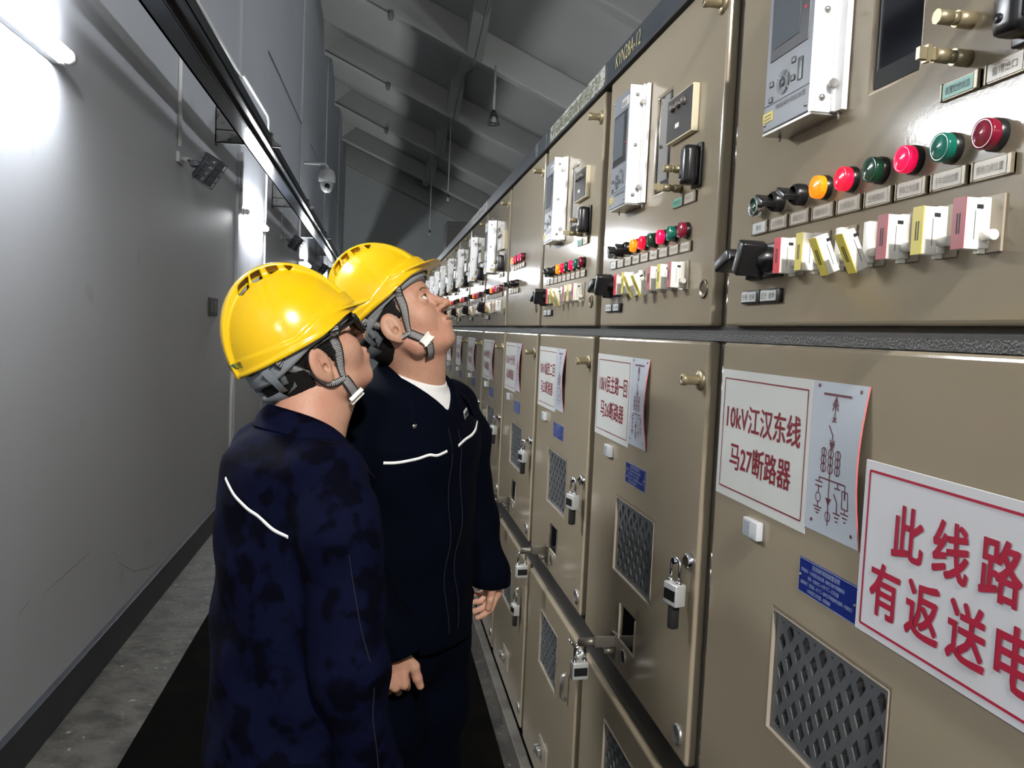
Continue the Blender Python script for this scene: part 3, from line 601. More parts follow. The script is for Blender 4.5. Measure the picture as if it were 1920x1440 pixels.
def diagram_sheet(p):
    x0, x1, z0, z1 = 0.305, 0.430, 1.327, 1.528
    m = MB(); vs = []; n = 8
    for k in range(n + 1):
        t = k / n; z = z0 + (z1 - z0) * t; bow = 0.010 * math.sin(math.pi * t)
        for x, yy in ((x0, -0.002), (x0 + 0.08, -0.002 - bow * 0.25), (x1, -0.002 - bow)): vs.append((x, yy, z))
    fs = []
    for k in range(n):
        for i in range(2): a = k * 3 + i; fs.append((a, a + 1, a + 4, a + 3))
    m._add(vs, fs, True); m.m = 1
    for k in range(n): a = k * 3 + 2; p0, p1 = vs[a], vs[a + 3]; m._add([p0, p1, (p1[0] + 0.001, p1[1] + 0.0016, p1[2]), (p0[0] + 0.001, p0[1] + 0.0016, p0[2])], [(0, 1, 2, 3)])
    o = m.build('circuit_diagram_sheet', [SIGNBLUE, PINKEDGE], p)
    m = MB(); diagram(m, x0 + 0.004, x1 - 0.006, z0, z1, 0.0)
    for i, v in enumerate(m.v):
        t = (v[2] - z0) / (z1 - z0); bow = 0.010 * math.sin(math.pi * min(max(t, 0), 1)); x = v[0]
        yy = -0.002 - (bow * 0.25 * (x - x0) / 0.08 if x < x0 + 0.08 else bow * (0.25 + 0.75 * (x - x0 - 0.08) / (x1 - x0 - 0.08)))
        m.v[i] = (x, yy - 0.0006, v[2])
    m.build('diagram_lines', MAROON, o, fix=False); return o
def blue_plate(p, full):
    x0, x1, z0, z1 = 0.297, 0.436, 1.236, 1.284
    m = MB(); m.box(x0, x1, -0.0015, -0.0002, z0, z1); o = m.build('instruction_plate', PLATEBLUE, p)
    m = MB(); frame2(m, x0 + .001, x1 - .001, z0 + .001, z1 - .001, 0.0008, -0.0019)
    if full:
        put_text(m, '防误操作联锁装置说明', x0 + .034, x1 - .040, z1 - .0105, z1 - .0035, -0.0018, 0.0)
        ls = ['停电操作：小车摇至试验位置—接地刀操作手柄顺时针', '旋转—合接地刀—打开下门—打开后盖', '送电操作：关后盖—关下门—接地刀手柄逆时针旋转—分接地刀', '小车摇至工作位置—合断路器']
        for k, s_ in enumerate(ls): put_text(m, s_, x0 + (.006 if k % 2 == 0 else .024), min(x1 - .006, x0 + (.006 if k % 2 == 0 else .024) + .0044 * len(s_)), z1 - .0185 - .0085 * k, z1 - .0130 - .0085 * k, -0.0018, 0.0)
    else:
        for k in range(5): m.box(x0 + .012, x1 - .012 - .01 * (k % 2), -0.0018, -0.0016, z1 - .010 - .008 * k, z1 - .008 - .008 * k)
    m.build('lettering', PALEINK, o)
    m = MB()
    for x in (x0 + 0.004, x1 - 0.005): m.lathe([(0.0018, 0.0015), (0.0015, 0.003), (0.0, 0.0033)], (x, 0, (z0 + z1) / 2), 'y', 8)
    m.build('rivet', BRASS, o); return o
def tag_box(p):
    m = MB(); m.box(0.136, 0.184, -0.011, 0, 1.273, 1.302, 0.002); o = m.build('tag_holder', mat('tag_grey', (0.50, 0.52, 0.54), 0.3), p)
    m = MB(); m.box(0.141, 0.162, -0.0118, -0.0105, 1.277, 1.298); m.build('tag_card', mat('tag_card_grey', (0.30, 0.33, 0.36), 0.5), o); return o
SIGNS = {}
def make_cabinet(kind='breaker', detail=True, l1=None, l2=None):
    r = empty('switchgear_cabinet', (CABX, 0, 0), -math.pi / 2)
    m = MB(); m.box(-0.0295, 0.7705, DT, 1.45, 0.02, 2.30); m.m = 1; m.box(-0.0295, 0.7705, DT - 0.004, DT - 0.0002, 1.5745, 1.600); m.box(-0.0295, 0.7705, DT - 0.006, DT - 0.0002, 0.704, 0.780); m.m = 2; m.box(-0.0295, 0.7705, DT - 0.010, DT - 0.0042, 1.5745, 1.5875)
    m.build('carcass', [mat('carcass_brown', (0.13, 0.11, 0.085), 0.4), DARKSTEEL, HAMMERBAR], r)
    m = MB(); m.box(-0.0295, 0.7700, -0.006, 0.03, 2.246, 2.306); st = m.build('top_strip', BLUEBLACK, r, bevel=0.002)
    m = MB(); m.box(-0.0295, 0.7700, -0.009, 0.02, 2.239, 2.2455); m.build('strip_lip', BLACKM, st)
    # doors
    holes = [(0.385, 0.472, 1.890, 2.094)] if kind == 'breaker' else []
    m = MB(); plate_holes(m, 0.0, DW_, *UDZ, holes, 0, DT); ud = m.build('upper_door', BEIGE, r, bevel=0.006)
    if holes:
        m = MB(); m.m = 0; m.box(0.38, 0.48, 0.0045, 0.006, 1.885, 2.10); m.m = 1; m.box(0.385, 0.472, 0.003, 0.0044, 1.890, 1.912); m.build('door_window', [GLASSDARK, BLACKM], ud)
    vz = (1.008, 1.186)
    if kind == 'breaker' or True:
        m = MB(); plate_holes(m, 0.0, DW_, *MDZ, [(0.231, 0.505, vz[0], vz[1]), (0.305, 0.420, 0.862, 0.942)], 0, DT); md = m.build('middle_door', BEIGE, r, bevel=0.006)
        vent_mesh(0.232, 0.504, vz[0] + .001, vz[1] - .001, 0.005, 'vent_grille', md)
        m = MB(); m.box(0.305, 0.420, 0.003, 0.006, 0.862, 0.942); m.m = 1
        for a in ((0.302, 0.306, 0.860, 0.944), (0.419, 0.423, 0.860, 0.944)): m.box(a[0], a[1], -0.002, 0.004, a[2], a[3])
        for a in ((0.310, 0.868), (0.415, 0.868), (0.310, 0.936), (0.415, 0.936)): m.lathe([(0.002, -0.003), (0.0015, -0.001), (0.0, -0.001)], (a[0], 0, a[1]), 'y', 8)
        m.build('viewing_window', [GLASSDARK, BEIGE2], md)
    m = MB(); plate_holes(m, 0.0, DW_, *LDZ, [(0.225, 0.490, 0.440, 0.622)] if kind == 'breaker' else [(0.205, 0.42, 0.40, 0.565)], 0, DT); ld = m.build('lower_door', BEIGE, r, bevel=0.008)
    if kind == 'breaker': vent_mesh(0.226, 0.489, 0.441, 0.621, 0.005, 'vent_grille', ld)
    else: vent_mesh(0.206, 0.419, 0.401, 0.564, 0.005, 'vent_grille', ld)
    m = MB(); m.tube([(0.655, -0.006, 0.50), (0.655, -0.02, 0.51), (0.655, -0.02, 0.57), (0.655, -0.006, 0.58)], 0.006, 10); m.build('pull_handle', STEEL, ld)
    m = MB(); m.box(0.30, 0.42, -0.003, 0.0, 0.13, 0.215); m.m = 1; m.box(0.335, 0.36, -0.020, -0.003, 0.165, 0.19, 0.004); m.tube([(0.325, -0.004, 0.19), (0.325, -0.02, 0.19), (0.325, -0.02, 0.165), (0.325, -0.004, 0.165)], 0.004, 8)
    m.build('earthing_latch', [BEIGE2, STEEL], ld)
    for d, z in ((ud, 2.174), (md, 1.502)): cam_lock(d, 0.712, z, True)
    m = MB(); m.lathe([(0.020, 0.0), (0.020, 0.004), (0.014, 0.006), (0.012, 0.002), (0.0, 0.002)], (0.700, 0, 0.826), 'y', 24); m.build('key_lock', STEEL, md); m = MB(); m.lathe([(0.020, 0.0), (0.020, 0.004), (0.015, 0.005), (0.0, 0.002)], (0.697, 0, 0.115), 'y', 20); m.build('key_lock', STEEL, ld)
    m = MB(); m.lathe([(0.0175, 0.0), (0.0175, 0.003), (0.014, 0.004), (0.013, 0.001), (0.010, 0.002), (0.0, 0.0015)], (0.701, 0, 1.669), 'y', 24); m.build('key_lock', mat('dark_brass', (0.16, 0.13, 0.09), 0.3, 0.6), ud)
    for z in (1.908, 1.655, 2.18): hinge(ud, -0.010, z)
    for z in (1.500, 1.17, 0.83): hinge(md, -0.010, z)
    for z in (0.58, 0.15): hinge(ld, -0.010, z)
    # padlock boss
    m = MB(); m.lathe([(0.015, 0.0), (0.015, 0.010), (0.012, 0.012)], (0.717, 0, 1.166), 'y', 20); m.tube([(0.717, -0.012, 1.166), (0.717, -0.036, 1.166)], 0.006, 10); m.build('handle_boss', CHROME, md)
    # latch bracket under the viewing window
    m = MB(); m.box(0.262, 0.300, -0.004, 0.0, 0.800, 0.862); m.box(0.294, 0.298, -0.055, -0.002, 0.835, 0.862, 0.001); m.tube([(0.296, -0.055, 0.850), (0.270, -0.085, 0.838)], 0.010, 10); m.tube([(0.285, 0, 0.822), (0.285, -0.03, 0.822)], 0.008, 12)
    m.build('latch_bracket', mat('latch_iron', (0.16, 0.145, 0.12), 0.35, 0.5), md)
    m = MB(); m.lathe([(0.017, 0.0), (0.018, 0.003), (0.0155, 0.004), (0.015, 0.001), (0.006, 0.0015), (0.0, 0.0015)], (0.352, 0, 0.833), 'y', 24); m.m = 1; m.lathe([(0.0148, 0.0016), (0.0, 0.0018)], (0.352, 0, 0.833), 'y', 20); m.build('round_keyhole', [STEEL, VOID], md)
    if kind == 'breaker':
        relay(ud); meter(ud); connector(ud, 0.555, 1.912, False); connector(ud, 0.555, 1.874, True); cover_box(ud)
        name_plate(ud, 0.549, 1.848, '装置检修状态', 0.0285, 0.0095, GREENPL, BLACKINK); name_plate(ud, 0.613, 1.848, '备用出口', 0.0285, 0.0105)
        push_button(ud, COL[0], 1.786); selector(ud, COL[1] - 0.004, 1.786, 0.5); selector(ud, COL[2], 1.786, 0.5)
        for i, l in zip(range(3, 9), (L_ORANGE, L_RED, L_DGREEN, L_MAG, L_TEAL, L_DRED)): lamp(ud, COL[i], 1.786, l)
        tx = ['复归', '远方就地', '储能方式', '储能指示', '合闸指示', '分闸指示', '手车工作位置', '手车试验位置', '接地刀闸位置']
        for i in range(9): name_plate(ud, COL[i], 1.7545, tx[i] if detail else None, ink=BLACKINK if i == 0 else None, paper=SIGNWHITE if i == 0 else None)
        RD, YL, RB = mat('strip_red', (0.62, 0.05, 0.07), 0.4), mat('strip_yellow', (0.66, 0.55, 0.10), 0.4), mat('strip_maroon', (0.35, 0.07, 0.08), 0.4)
        for i, c_, tl in zip(range(2, 9), (RD, YL, YL, YL, RB, YL, RB), (0, 0, 0.42, 0.46, 0, 0, 0)): link_module(ud, COL[i] - 0.004, 1.700, c_, tl)
        cam_switch(ud, 0.109, 1.7005, 1.25); cam_switch(ud, 0.168, 1.7005, 0.45)
        for s0, t_ in ((0.1035, '分闸  合闸'), (0.1685, '远方  就地')):
            m = MB(); m.box(s0 - 0.030, s0 + 0.031, -0.007, 0, 1.636, 1.657, 0.0015); o = m.build('label_plate', BLACK, ud)
            m = MB(); m.box(s0 - 0.027, s0 + 0.022, -0.0082, -0.0068, 1.639, 1.654); m.build('label_card', SIGNWHITE, o)
            m = MB(); put_text(m, t_, s0 - 0.024, s0 + 0.019, 1.6415, 1.6515, -0.0086, 0.0); m.build('lettering', BLACKINK, o)
        m = MB(); m.box(0.146, 0.176, -0.001, 0, 2.140, 2.176); o = m.build('bay_number_plate', mat('navy_plate', (0.02, 0.025, 0.12), 0.4), ud)
        m = MB(); put_text(m, '215', 0.150, 0.172, 2.149, 2.166, -0.0014, 0.0); m.build('lettering', PALEINK, o)
    elif kind == 'plain':
        for i, l in enumerate((L_ORANGE, L_MAG, L_DRED, L_MAG, L_DRED)): lamp(ud, 0.155 + i * 0.061, 1.887, l); name_plate(ud, 0.150 + i * 0.061, 1.855)
        for i in range(4): (selector if i != 1 else lambda p, s, z, a: push_button(p, s, z))(ud, 0.085 + i * 0.061, 1.786, 0.5); name_plate(ud, 0.085 + i * 0.061, 1.754)
    line_sign(md, l1, l2) if l1 else None
    diagram_sheet(md); blue_plate(md, detail); tag_box(md)
    return r
def set_sign(root, l1, l2):
    """give this cabinet its own wording on the line name sign"""
    for d in root.children:
        if d.name.startswith('middle_door'):
            return line_sign(d, l1, l2)
def strip_words(root, what):
    st = [c for c in root.children if c.name.startswith('top_strip')][0]
    m = MB()
    if what == 'type':
        put_text(m, 'KYN28A-12', 0.055, 0.255, 2.258, 2.294, -0.0075, 0.0); m.build('lettering', GOLDINK, st)
    elif what == 'name':
        m.m = 0; m.box(0.04, 0.78 - 0.03, -0.0072, -0.006, 2.250, 2.302); m.m = 1; put_text(m, '开关设备成套有限公司', 0.08, 0.70, 2.258, 2.294, -0.0078, 0.02); m.build('peeled_sticker', [PEEL, mat('faded_ink', (0.10, 0.10, 0.06), 0.6)], st)
    elif what == 'emblem':
        ring2(m, 0.60, 2.277, 0.022, 0.022, 0.004, -0.0075); line2(m, 0.588, 2.268, 0.600, 2.292, 0.004, -0.0075); line2(m, 0.612, 2.268, 0.600, 2.292, 0.004, -0.0075); line2(m, 0.586, 2.272, 0.614, 2.272, 0.003, -0.0075); m.build('emblem', mat('emblem_grey', (0.25, 0.27, 0.26), 0.5), st)
def at_cab(k): return (CABX, Y1 - PITCH * 0 + PITCH * (k - 1), 0)
# cabinet k runs from Y = Y1 + .8(k-1) (far edge) towards the camera
proto = make_cabinet('breaker', True)
ORD = ['', 'nearest', 'second', 'third', 'fourth', 'fifth', 'sixth', 'seventh', 'eighth', 'ninth', 'tenth', 'eleventh', 'twelfth', 'thirteenth', 'fourteenth', 'fifteenth']
WORDS = {1: ('10kV江汉东线', '马27断路器'), 2: ('10kV民主路一回', '马26断路器'), 3: ('10kV城西二回', '马25断路器'), 4: ('10kV分段', '马20断路器'), 5: ('10kV备用线', '马24断路器')}
cabs = {}
for k in range(1, 16):
    if k == 4: r = make_cabinet('plain', False)
    elif k == 1: r = proto
    else: r = copy_tree(proto)
    r.location = (CABX, Y1 + PITCH * (k - 1), 0); cabs[k] = r
for k, r in cabs.items():
    a, b_ = WORDS.get(k, ('10kV出线', '断路器'))
    set_sign(r, a, b_)
    if k == 1:
        for d_ in r.children:
            for q_ in list(d_.children):
                if q_.name.startswith('door_lock'): bpy.data.objects.remove(q_)
    lab = {1: 'beige switchgear cabinet nearest the camera, with signs 10kV江汉东线 马27断路器', 2: 'beige switchgear cabinet second from the camera, its sign reading 10kV民主路一回 马26断路器',
           3: 'beige switchgear cabinet third from the camera, its sign ending in 马25断路器', 4: 'plain beige switchgear cabinet without relay, five lamps above four switches'}.get(k, 'beige switchgear cabinet with silver-framed relay, %s in the row counted from the camera' % ORD[k])
    tag(r, lab, 'cabinet', 'row of switchgear cabinets')
strip_words(cabs[2], 'type'); strip_words(cabs[3], 'name'); strip_words(cabs[4], 'emblem'); strip_words(cabs[6], 'name')
# warning sign hung over the nearest cabinet
t = empty('warning_sign', (CABX - 0.001, Y1 - 0.44, 1.237), -math.pi / 2)
m = MB(); m.box(0, 0.298, -0.005, -0.003, 0, 0.205); m.build('sign_board', mat('warning_board_white', (0.62, 0.62, 0.64), 0.3, noise=(9, (0.55, 0.55, 0.56), 0.5, 0.8)), t, bevel=0.0006)
m = MB(); frame2(m, 0.010, 0.288, 0.010, 0.193, 0.003, -0.0055)
for i, ch in enumerate('此线路'): bold_text(m, ch, 0.060 + i * 0.0675, 0.060 + i * 0.0675 + 0.051, 0.106, 0.164, -0.0055, 0.0028)
for i, ch in enumerate('有返送电'): bold_text(m, ch, 0.026 + i * 0.0655, 0.026 + i * 0.0655 + 0.052, 0.030, 0.090, -0.0055, 0.0028)
m.build('lettering', REDINK2, t)
tag(t, 'large white warning sign with red border reading 此线路有返送电 on the nearest cabinet', 'sign')
# ------------------------------------------------------------------ padlocks
PADW = mat('padlock_silver', (0.62, 0.63, 0.62), 0.35, 0.5); 
def padlock():
    t = empty('padlock', (0, 0, 0))                       # origin at the top of the shackle
    m = MB(); m.box(-0.020, 0.020, -0.0115, 0.0115, -0.090, -0.048, 0.003); m.build('body', PADW, t)
    m = MB(); n = 10
    pts = [(-0.013, 0, -0.050), (-0.013, 0, -0.020)] + [(-0.013 * math.cos(math.pi * k / n), 0, -0.014 + 0.012 * math.sin(math.pi * k / n)) for k in range(n + 1)] + [(0.013, 0, -0.020), (0.013, 0, -0.050)]
    m.tube(pts, 0.0032, 10); m.tube([(-0.013, 0, -0.042), (-0.013, 0, -0.050)], 0.0055, 12); m.tube([(0.013, 0, -0.042), (0.013, 0, -0.050)], 0.0055, 12); m.build('shackle', CHROME, t)
    m = MB(); m.box(-0.017, 0.017, -0.0122, -0.0114, -0.080, -0.060); m.build('label', BLACK, t)
    return t
def key_cover(t):
    m = MB(); m.box(-0.008, 0.008, -0.0085, 0.0085, -0.135, -0.088, 0.004); m.build('key_cover', BLACKM, t)
pa = padlock(); key_cover(pa); pb = padlock()
def place(t, k, s, d, z, rz, ry=0.0, lab=''):
    t.location = (CABX - d, Y1 + PITCH * (k - 1) - s, z); t.rotation_euler = (ry, 0, rz); tag(t, lab, 'padlock', 'padlocks on the cabinet doors')
firstA = True
for k, nm in ((2, 'silver padlock with black key cover, right edge of the second cabinet, 民主路一回'), (3, 'silver padlock with black key cover, right edge of the third cabinet, 城西二回'),
              (4, 'small silver padlock on the right edge of the plain cabinet with five lamps'), (5, 'tiny silver padlock on the right edge of the fifth cabinet'), (6, 'tiny dim padlock on the sixth cabinet, just past the right worker shoulder')):
    o = pa if firstA else copy_tree(pa); firstA = False
    place(o, k, 0.717, 0.030, 1.174, 0.25 - math.pi / 2, 0, nm)
firstB = True
for k, nm in ((2, 'bright square padlock on the lower latch of the second cabinet, largest of all'), (3, 'square silver padlock on the lower latch of the third cabinet from the camera'), (4, 'square padlock on a latch beside the right worker left sleeve')):
    o = pb if firstB else copy_tree(pb); firstB = False
    place(o, k, 0.268, 0.082, 0.838, 0.1, 0, nm)
o = copy_tree(pa); place(o, 3, 0.752, 0.030, 0.722, 0.3 - math.pi / 2, 0.0, 'tilted silver padlock with black key cover at a lower door corner')
o.rotation_euler = (math.radians(38), 0.0, 0.0 - math.pi / 2)
o = copy_tree(pa); place(o, 4, 0.655, 0.022, 0.56, 0.2 - math.pi / 2, 0, 'silver padlock hanging beside the handle on the lower door of the plain cabinet')
# ------------------------------------------------------------------ distance-field modelling for bodies, clothes and helmets
F32 = np.float32
def snet(f, lo, hi, h):
    lo = np.array(lo, float); hi = np.array(hi, float); n = np.ceil((hi - lo) / h).astype(int) + 1
    ax = [(lo[i] + h * np.arange(n[i])).astype(F32) for i in range(3)]
    v = np.empty(n, F32); st = max(1, int(400000 / (n[1] * n[2])))
    for i in range(0, n[0], st):
        X, Y, Z = np.meshgrid(ax[0][i:i + st], ax[1], ax[2], indexing='ij'); v[i:i + st] = f(X, Y, Z)
    s = v < 0
    cn = np.zeros(n - 1, np.int8)
    for a in (0, 1):
        for b in (0, 1):
            for c in (0, 1): cn += s[a:n[0] - 1 + a, b:n[1] - 1 + b, c:n[2] - 1 + c]
    act = np.argwhere((cn > 0) & (cn < 8)); idx = -np.ones(n - 1, np.int64); idx[tuple(act.T)] = np.arange(len(act))
    acc = np.zeros((len(act), 3)); cnt = np.zeros(len(act))
    for a in range(3):
        for o1 in (0, 1):
            for o2 in (0, 1):
                p = [0, 0, 0]; oth = [k for k in range(3) if k != a]; p[oth[0]] = o1; p[oth[1]] = o2; q = list(p); q[a] = 1
                A = v[act[:, 0] + p[0], act[:, 1] + p[1], act[:, 2] + p[2]]; B = v[act[:, 0] + q[0], act[:, 1] + q[1], act[:, 2] + q[2]]
                m = (A < 0) != (B < 0); t = np.where(m, A / np.where(m, A - B, 1), 0)
                P = np.tile(np.array(p, float), (len(act), 1)); P[:, a] += t; acc[m] += P[m]; cnt[m] += 1
    V = lo + h * (act + acc / cnt[:, None])
    Q = []
    for a in range(3):
        b, c = (a + 1) % 3, (a + 2) % 3
        sl0 = [slice(None)] * 3; sl1 = [slice(None)] * 3; sl0[a] = slice(0, -1); sl1[a] = slice(1, None)
        ch = s[tuple(sl0)] != s[tuple(sl1)]; e = np.argwhere(ch)
        ok = (e[:, b] > 0) & (e[:, c] > 0) & (e[:, b] < n[b] - 1) & (e[:, c] < n[c] - 1); e = e[ok]
        fl = s[tuple(e.T)]
        def cell(db, dc):
            k = e.copy(); k[:, b] += db; k[:, c] += dc; return idx[tuple(k.T)]
        q = np.stack([cell(-1, -1), cell(0, -1), cell(0, 0), cell(-1, 0)], 1); q[~fl] = q[~fl][:, ::-1]; Q.append(q)
    return V, np.concatenate(Q)
def mesh_np(name, V, Q, m, parent=None, smooth=True):
    me = bpy.data.meshes.new(name); me.vertices.add(len(V)); me.vertices.foreach_set('co', V.astype(F32).ravel())
    k = Q.shape[1]; me.loops.add(Q.size); me.loops.foreach_set('vertex_index', Q.ravel().astype(np.int32))
    me.polygons.add(len(Q)); me.polygons.foreach_set('loop_start', np.arange(0, Q.size, k, dtype=np.int32)); me.polygons.foreach_set('loop_total', np.full(len(Q), k, np.int32))
    me.polygons.foreach_set('use_smooth', np.full(len(Q), smooth)); me.update(calc_edges=True)
    for x in (m if isinstance(m, (list, tuple)) else [m]): me.materials.append(x)
    o = bpy.data.objects.new(name, me); C.objects.link(o)
    if parent: o.parent = parent
    return o
def ell(X, Y, Z, c, r):
    x, y, z = (X - c[0]) / r[0], (Y - c[1]) / r[1], (Z - c[2]) / r[2]; k0 = np.sqrt(x * x + y * y + z * z)
    x, y, z = x / r[0], y / r[1], z / r[2]; k1 = np.sqrt(x * x + y * y + z * z) + 1e-9
    return k0 * (k0 - 1) / k1
def cap(X, Y, Z, a, b, ra, rb):
    a = np.array(a, float); b = np.array(b, float); d = b - a; L = float(d @ d)
    t = np.clip(((X - a[0]) * d[0] + (Y - a[1]) * d[1] + (Z - a[2]) * d[2]) / L, 0, 1)
    return np.sqrt((X - a[0] - t * d[0]) ** 2 + (Y - a[1] - t * d[1]) ** 2 + (Z - a[2] - t * d[2]) ** 2) - (ra + (rb - ra) * t)
def sm(a, b, k):
    h = np.clip(0.5 + 0.5 * (b - a) / k, 0, 1); return b + (a - b) * h - k * h * (1 - h)
def smx(a, b, k): return -sm(-a, -b, k)
def rbox(X, Y, Z, c, r, e):
    x, y, z = np.abs(X - c[0]) - r[0] + e, np.abs(Y - c[1]) - r[1] + e, np.abs(Z - c[2]) - r[2] + e
    return np.sqrt(np.maximum(x, 0) ** 2 + np.maximum(y, 0) ** 2 + np.maximum(z, 0) ** 2) + np.minimum(np.maximum(x, np.maximum(y, z)), 0) - e
def rot(X, Z, cx, cz, a):
    c, s = math.cos(a), math.sin(a); x, z = X - cx, Z - cz; return x * c + z * s, -x * s + z * c

# ---- head (x forward, y left, z up, origin between the ears)
EYES = [(0.0755, s * 0.0315, 0.016) for s in (-1, 1)]
def head_sdf(X, Y, Z, nose=1.0, broad=1.0, ears=True):
    A = np.abs(Y)
    d = ell(X, Y, Z, (-0.012, 0, 0.048), (0.095, 0.077 * broad, 0.085))
    d = sm(d, ell(X, Y, Z, (0.030, 0, 0.045), (0.062, 0.064, 0.060)), 0.03)          # forehead
    d = sm(d, ell(X, Y, Z, (0.030, 0, -0.025), (0.055, 0.060 * broad, 0.070)), 0.03)  # mid face
    d = sm(d, cap(X, A, Z, (-0.002, 0.052 * broad, -0.040), (0.010, 0.050 * broad, -0.063), 0.020, 0.018), 0.022)  # jaw angle
    d = sm(d, cap(X, A, Z, (0.010, 0.046 * broad, -0.062), (0.054, 0.014, -0.081), 0.020, 0.019), 0.022)
    d = sm(d, ell(X, Y, Z, (0.061, 0, -0.081), (0.019, 0.022, 0.017)), 0.014)         # chin
    d = sm(d, ell(X, A, Z, (0.050, 0.041, -0.014), (0.027, 0.024, 0.026)), 0.030)     # cheekbone
    d = sm(d, cap(X, A, Z, (0.083, 0.012, 0.033), (0.068, 0.046, 0.034), 0.0085, 0.0085), 0.012)  # brow
    d = sm(d, ell(X, Y, Z, (0.071, 0, -0.050), (0.022, 0.028, 0.024)), 0.014)         # muzzle
    d = smx(d, -ell(X, A, Z, (0.095, 0.031, 0.013), (0.0165, 0.024, 0.0145)), 0.018)  # sockets
    d = sm(d, cap(X, Y, Z, (0.083, 0, 0.024), (0.105, 0, -0.013), 0.0075, 0.0095), 0.010)  # bridge
    d = sm(d, ell(X, Y, Z, (0.1075 * nose, 0, -0.017), (0.0115, 0.0115, 0.0095)), 0.006)      # tip
    d = sm(d, ell(X, A, Z, (0.096, 0.0135, -0.0215), (0.0115, 0.0072, 0.0080)), 0.005) # wings
    d = smx(d, -ell(X, A, Z, (0.101, 0.0068, -0.0295), (0.0055, 0.0035, 0.0045)), 0.003)
    d = sm(d, ell(X, Y, Z, (0.0885, 0, -0.0450), (0.0085, 0.021, 0.0062)), 0.005)     # lips
    d = sm(d, ell(X, Y, Z, (0.0855, 0, -0.0570), (0.0085, 0.019, 0.0065)), 0.005)
    d = smx(d, -ell(X, Y, Z, (0.0965, 0, -0.0510), (0.0095, 0.023, 0.0017)), 0.0020)
    d = smx(d, -cap(X, A, Z, (0.098, 0.013, -0.026), (0.082, 0.030, -0.052), 0.003, 0.002), 0.006)
    for s in (-1, 1):
        e = (0.0755, 0.0315, 0.016)
    lid = ell(X, A, Z, e, (0.0145, 0.0158, 0.0140)); d = sm(d, lid, 0.004)
    sl = ell(X, A, Z, (0.094, 0.0335, 0.0150), (0.018, 0.0150, 0.0058)); d = smx(d, -sl, 0.0012)
    # ears
    if ears:
        ex, ez = rot(X, Z, -0.006, -0.004, -0.22)
        ey = A - 0.0790 * broad - 0.42 * (-ex) 
        o = ell(ex, ey, ez, (-0.002, 0, 0.004), (0.0205, 0.0085, 0.0320)); o = sm(o, ell(ex, ey, ez, (0.004, -0.002, -0.024), (0.010, 0.006, 0.011)), 0.006)
        o = smx(o, -ell(ex, ey, ez, (0.0015, 0.0095, 0.006), (0.0125, 0.0055, 0.0210)), 0.002)
        o = sm(o, ell(ex, ey, ez, (-0.0055, 0.0035, 0.003), (0.0035, 0.0040, 0.0160)), 0.002)      # antihelix
        o = smx(o, -ell(ex, ey, ez, (0.0045, 0.006, -0.006), (0.0065, 0.0095, 0.0085)), 0.002)
        o = sm(o, ell(ex, ey, ez, (0.0135, 0.000, -0.007), (0.0040, 0.0045, 0.0065)), 0.003)       # tragus
        d = sm(d, o, 0.004)
    return d
def frame_mat(org, az, pitch, roll=0.0):
    """az measured from +Y towards +X in degrees; x forward, y left, z up"""
    a, p = math.radians(az), math.radians(pitch); fh = Vector((math.sin(a), math.cos(a), 0)); up = Vector((0, 0, 1))
    f = fh * math.cos(p) + up * math.sin(p); u = up * math.cos(p) - fh * math.sin(p); l = u.cross(f)
    if roll: q = Matrix.Rotation(math.radians(roll), 3, f); u = q @ u; l = q @ l
    return Matrix(((f.x, l.x, u.x, org[0]), (f.y, l.y, u.y, org[1]), (f.z, l.z, u.z, org[2]), (0, 0, 0, 1)))
def tp(M, V):
    Mn = np.array(M); return V @ Mn[:3, :3].T + Mn[:3, 3]
def inv_fields(M, X, Y, Z):
    Mi = np.array(M.inverted()); return tuple(Mi[i, 0] * X + Mi[i, 1] * Y + Mi[i, 2] * Z + Mi[i, 3] for i in range(3))
# ---- hand (x along the fingers, y towards the thumb, z = back of the hand, origin at the wrist)
def hand_sdf(X, Y, Z, curl, thumb, spread=0.0, mirror=1):
    Y = Y * mirror
    d = rbox(X, Y, Z, (0.047, 0.0, 0.0), (0.043, 0.037, 0.0125), 0.012)
    d = sm(d, cap(X, Y, Z, (-0.03, 0.0, 0.0), (0.02, 0.0, 0.0), 0.026, 0.024) , 0.02)
    d = sm(d, cap(X, Y, Z, (0.015, 0.020, -0.006), (0.045, 0.036, -0.010), 0.014, 0.013), 0.012)
    L = [(0.044, 0.026, 0.021), (0.049, 0.030, 0.022), (0.045, 0.028, 0.021), (0.035, 0.020, 0.019)]; y0 = [0.0285, 0.0095, -0.0095, -0.0275]; xk = [0.084, 0.088, 0.084, 0.077]; R_ = [0.0092, 0.0094, 0.0090, 0.0080]
    for i in range(4):
        p = np.array([xk[i], y0[i], 0.002]); a = 0.0; g = None; sp = spread * (1.5 - i)
        f = cap(X, Y, Z, p + np.array([-0.025, 0, 0.001]), p + np.array([0, 0, 0.0015]), 0.008, R_[i] + 0.001)
        for j in range(3):
            a += curl[i][j]; dr = np.array([math.cos(a) * math.cos(sp), math.sin(sp) * math.cos(a), -math.sin(a)]); q = p + dr * L[i][j]
            f = sm(f, cap(X, Y, Z, p, q, R_[i] - 0.0004 * j, R_[i] - 0.0008 - 0.0006 * j), 0.0028); p = q
        d = sm(d, f, 0.0050)
    p = np.array([0.030, 0.030, -0.008])
    for j, (dx, dy, dz, ln) in enumerate(thumb):
        dr = np.array([dx, dy, dz]); dr = dr / np.linalg.norm(dr); q = p + dr * ln
        d = sm(d, cap(X, Y, Z, p, q, 0.0125 - 0.001 * j, 0.0110 - 0.0012 * j), 0.006); p = q
    return d

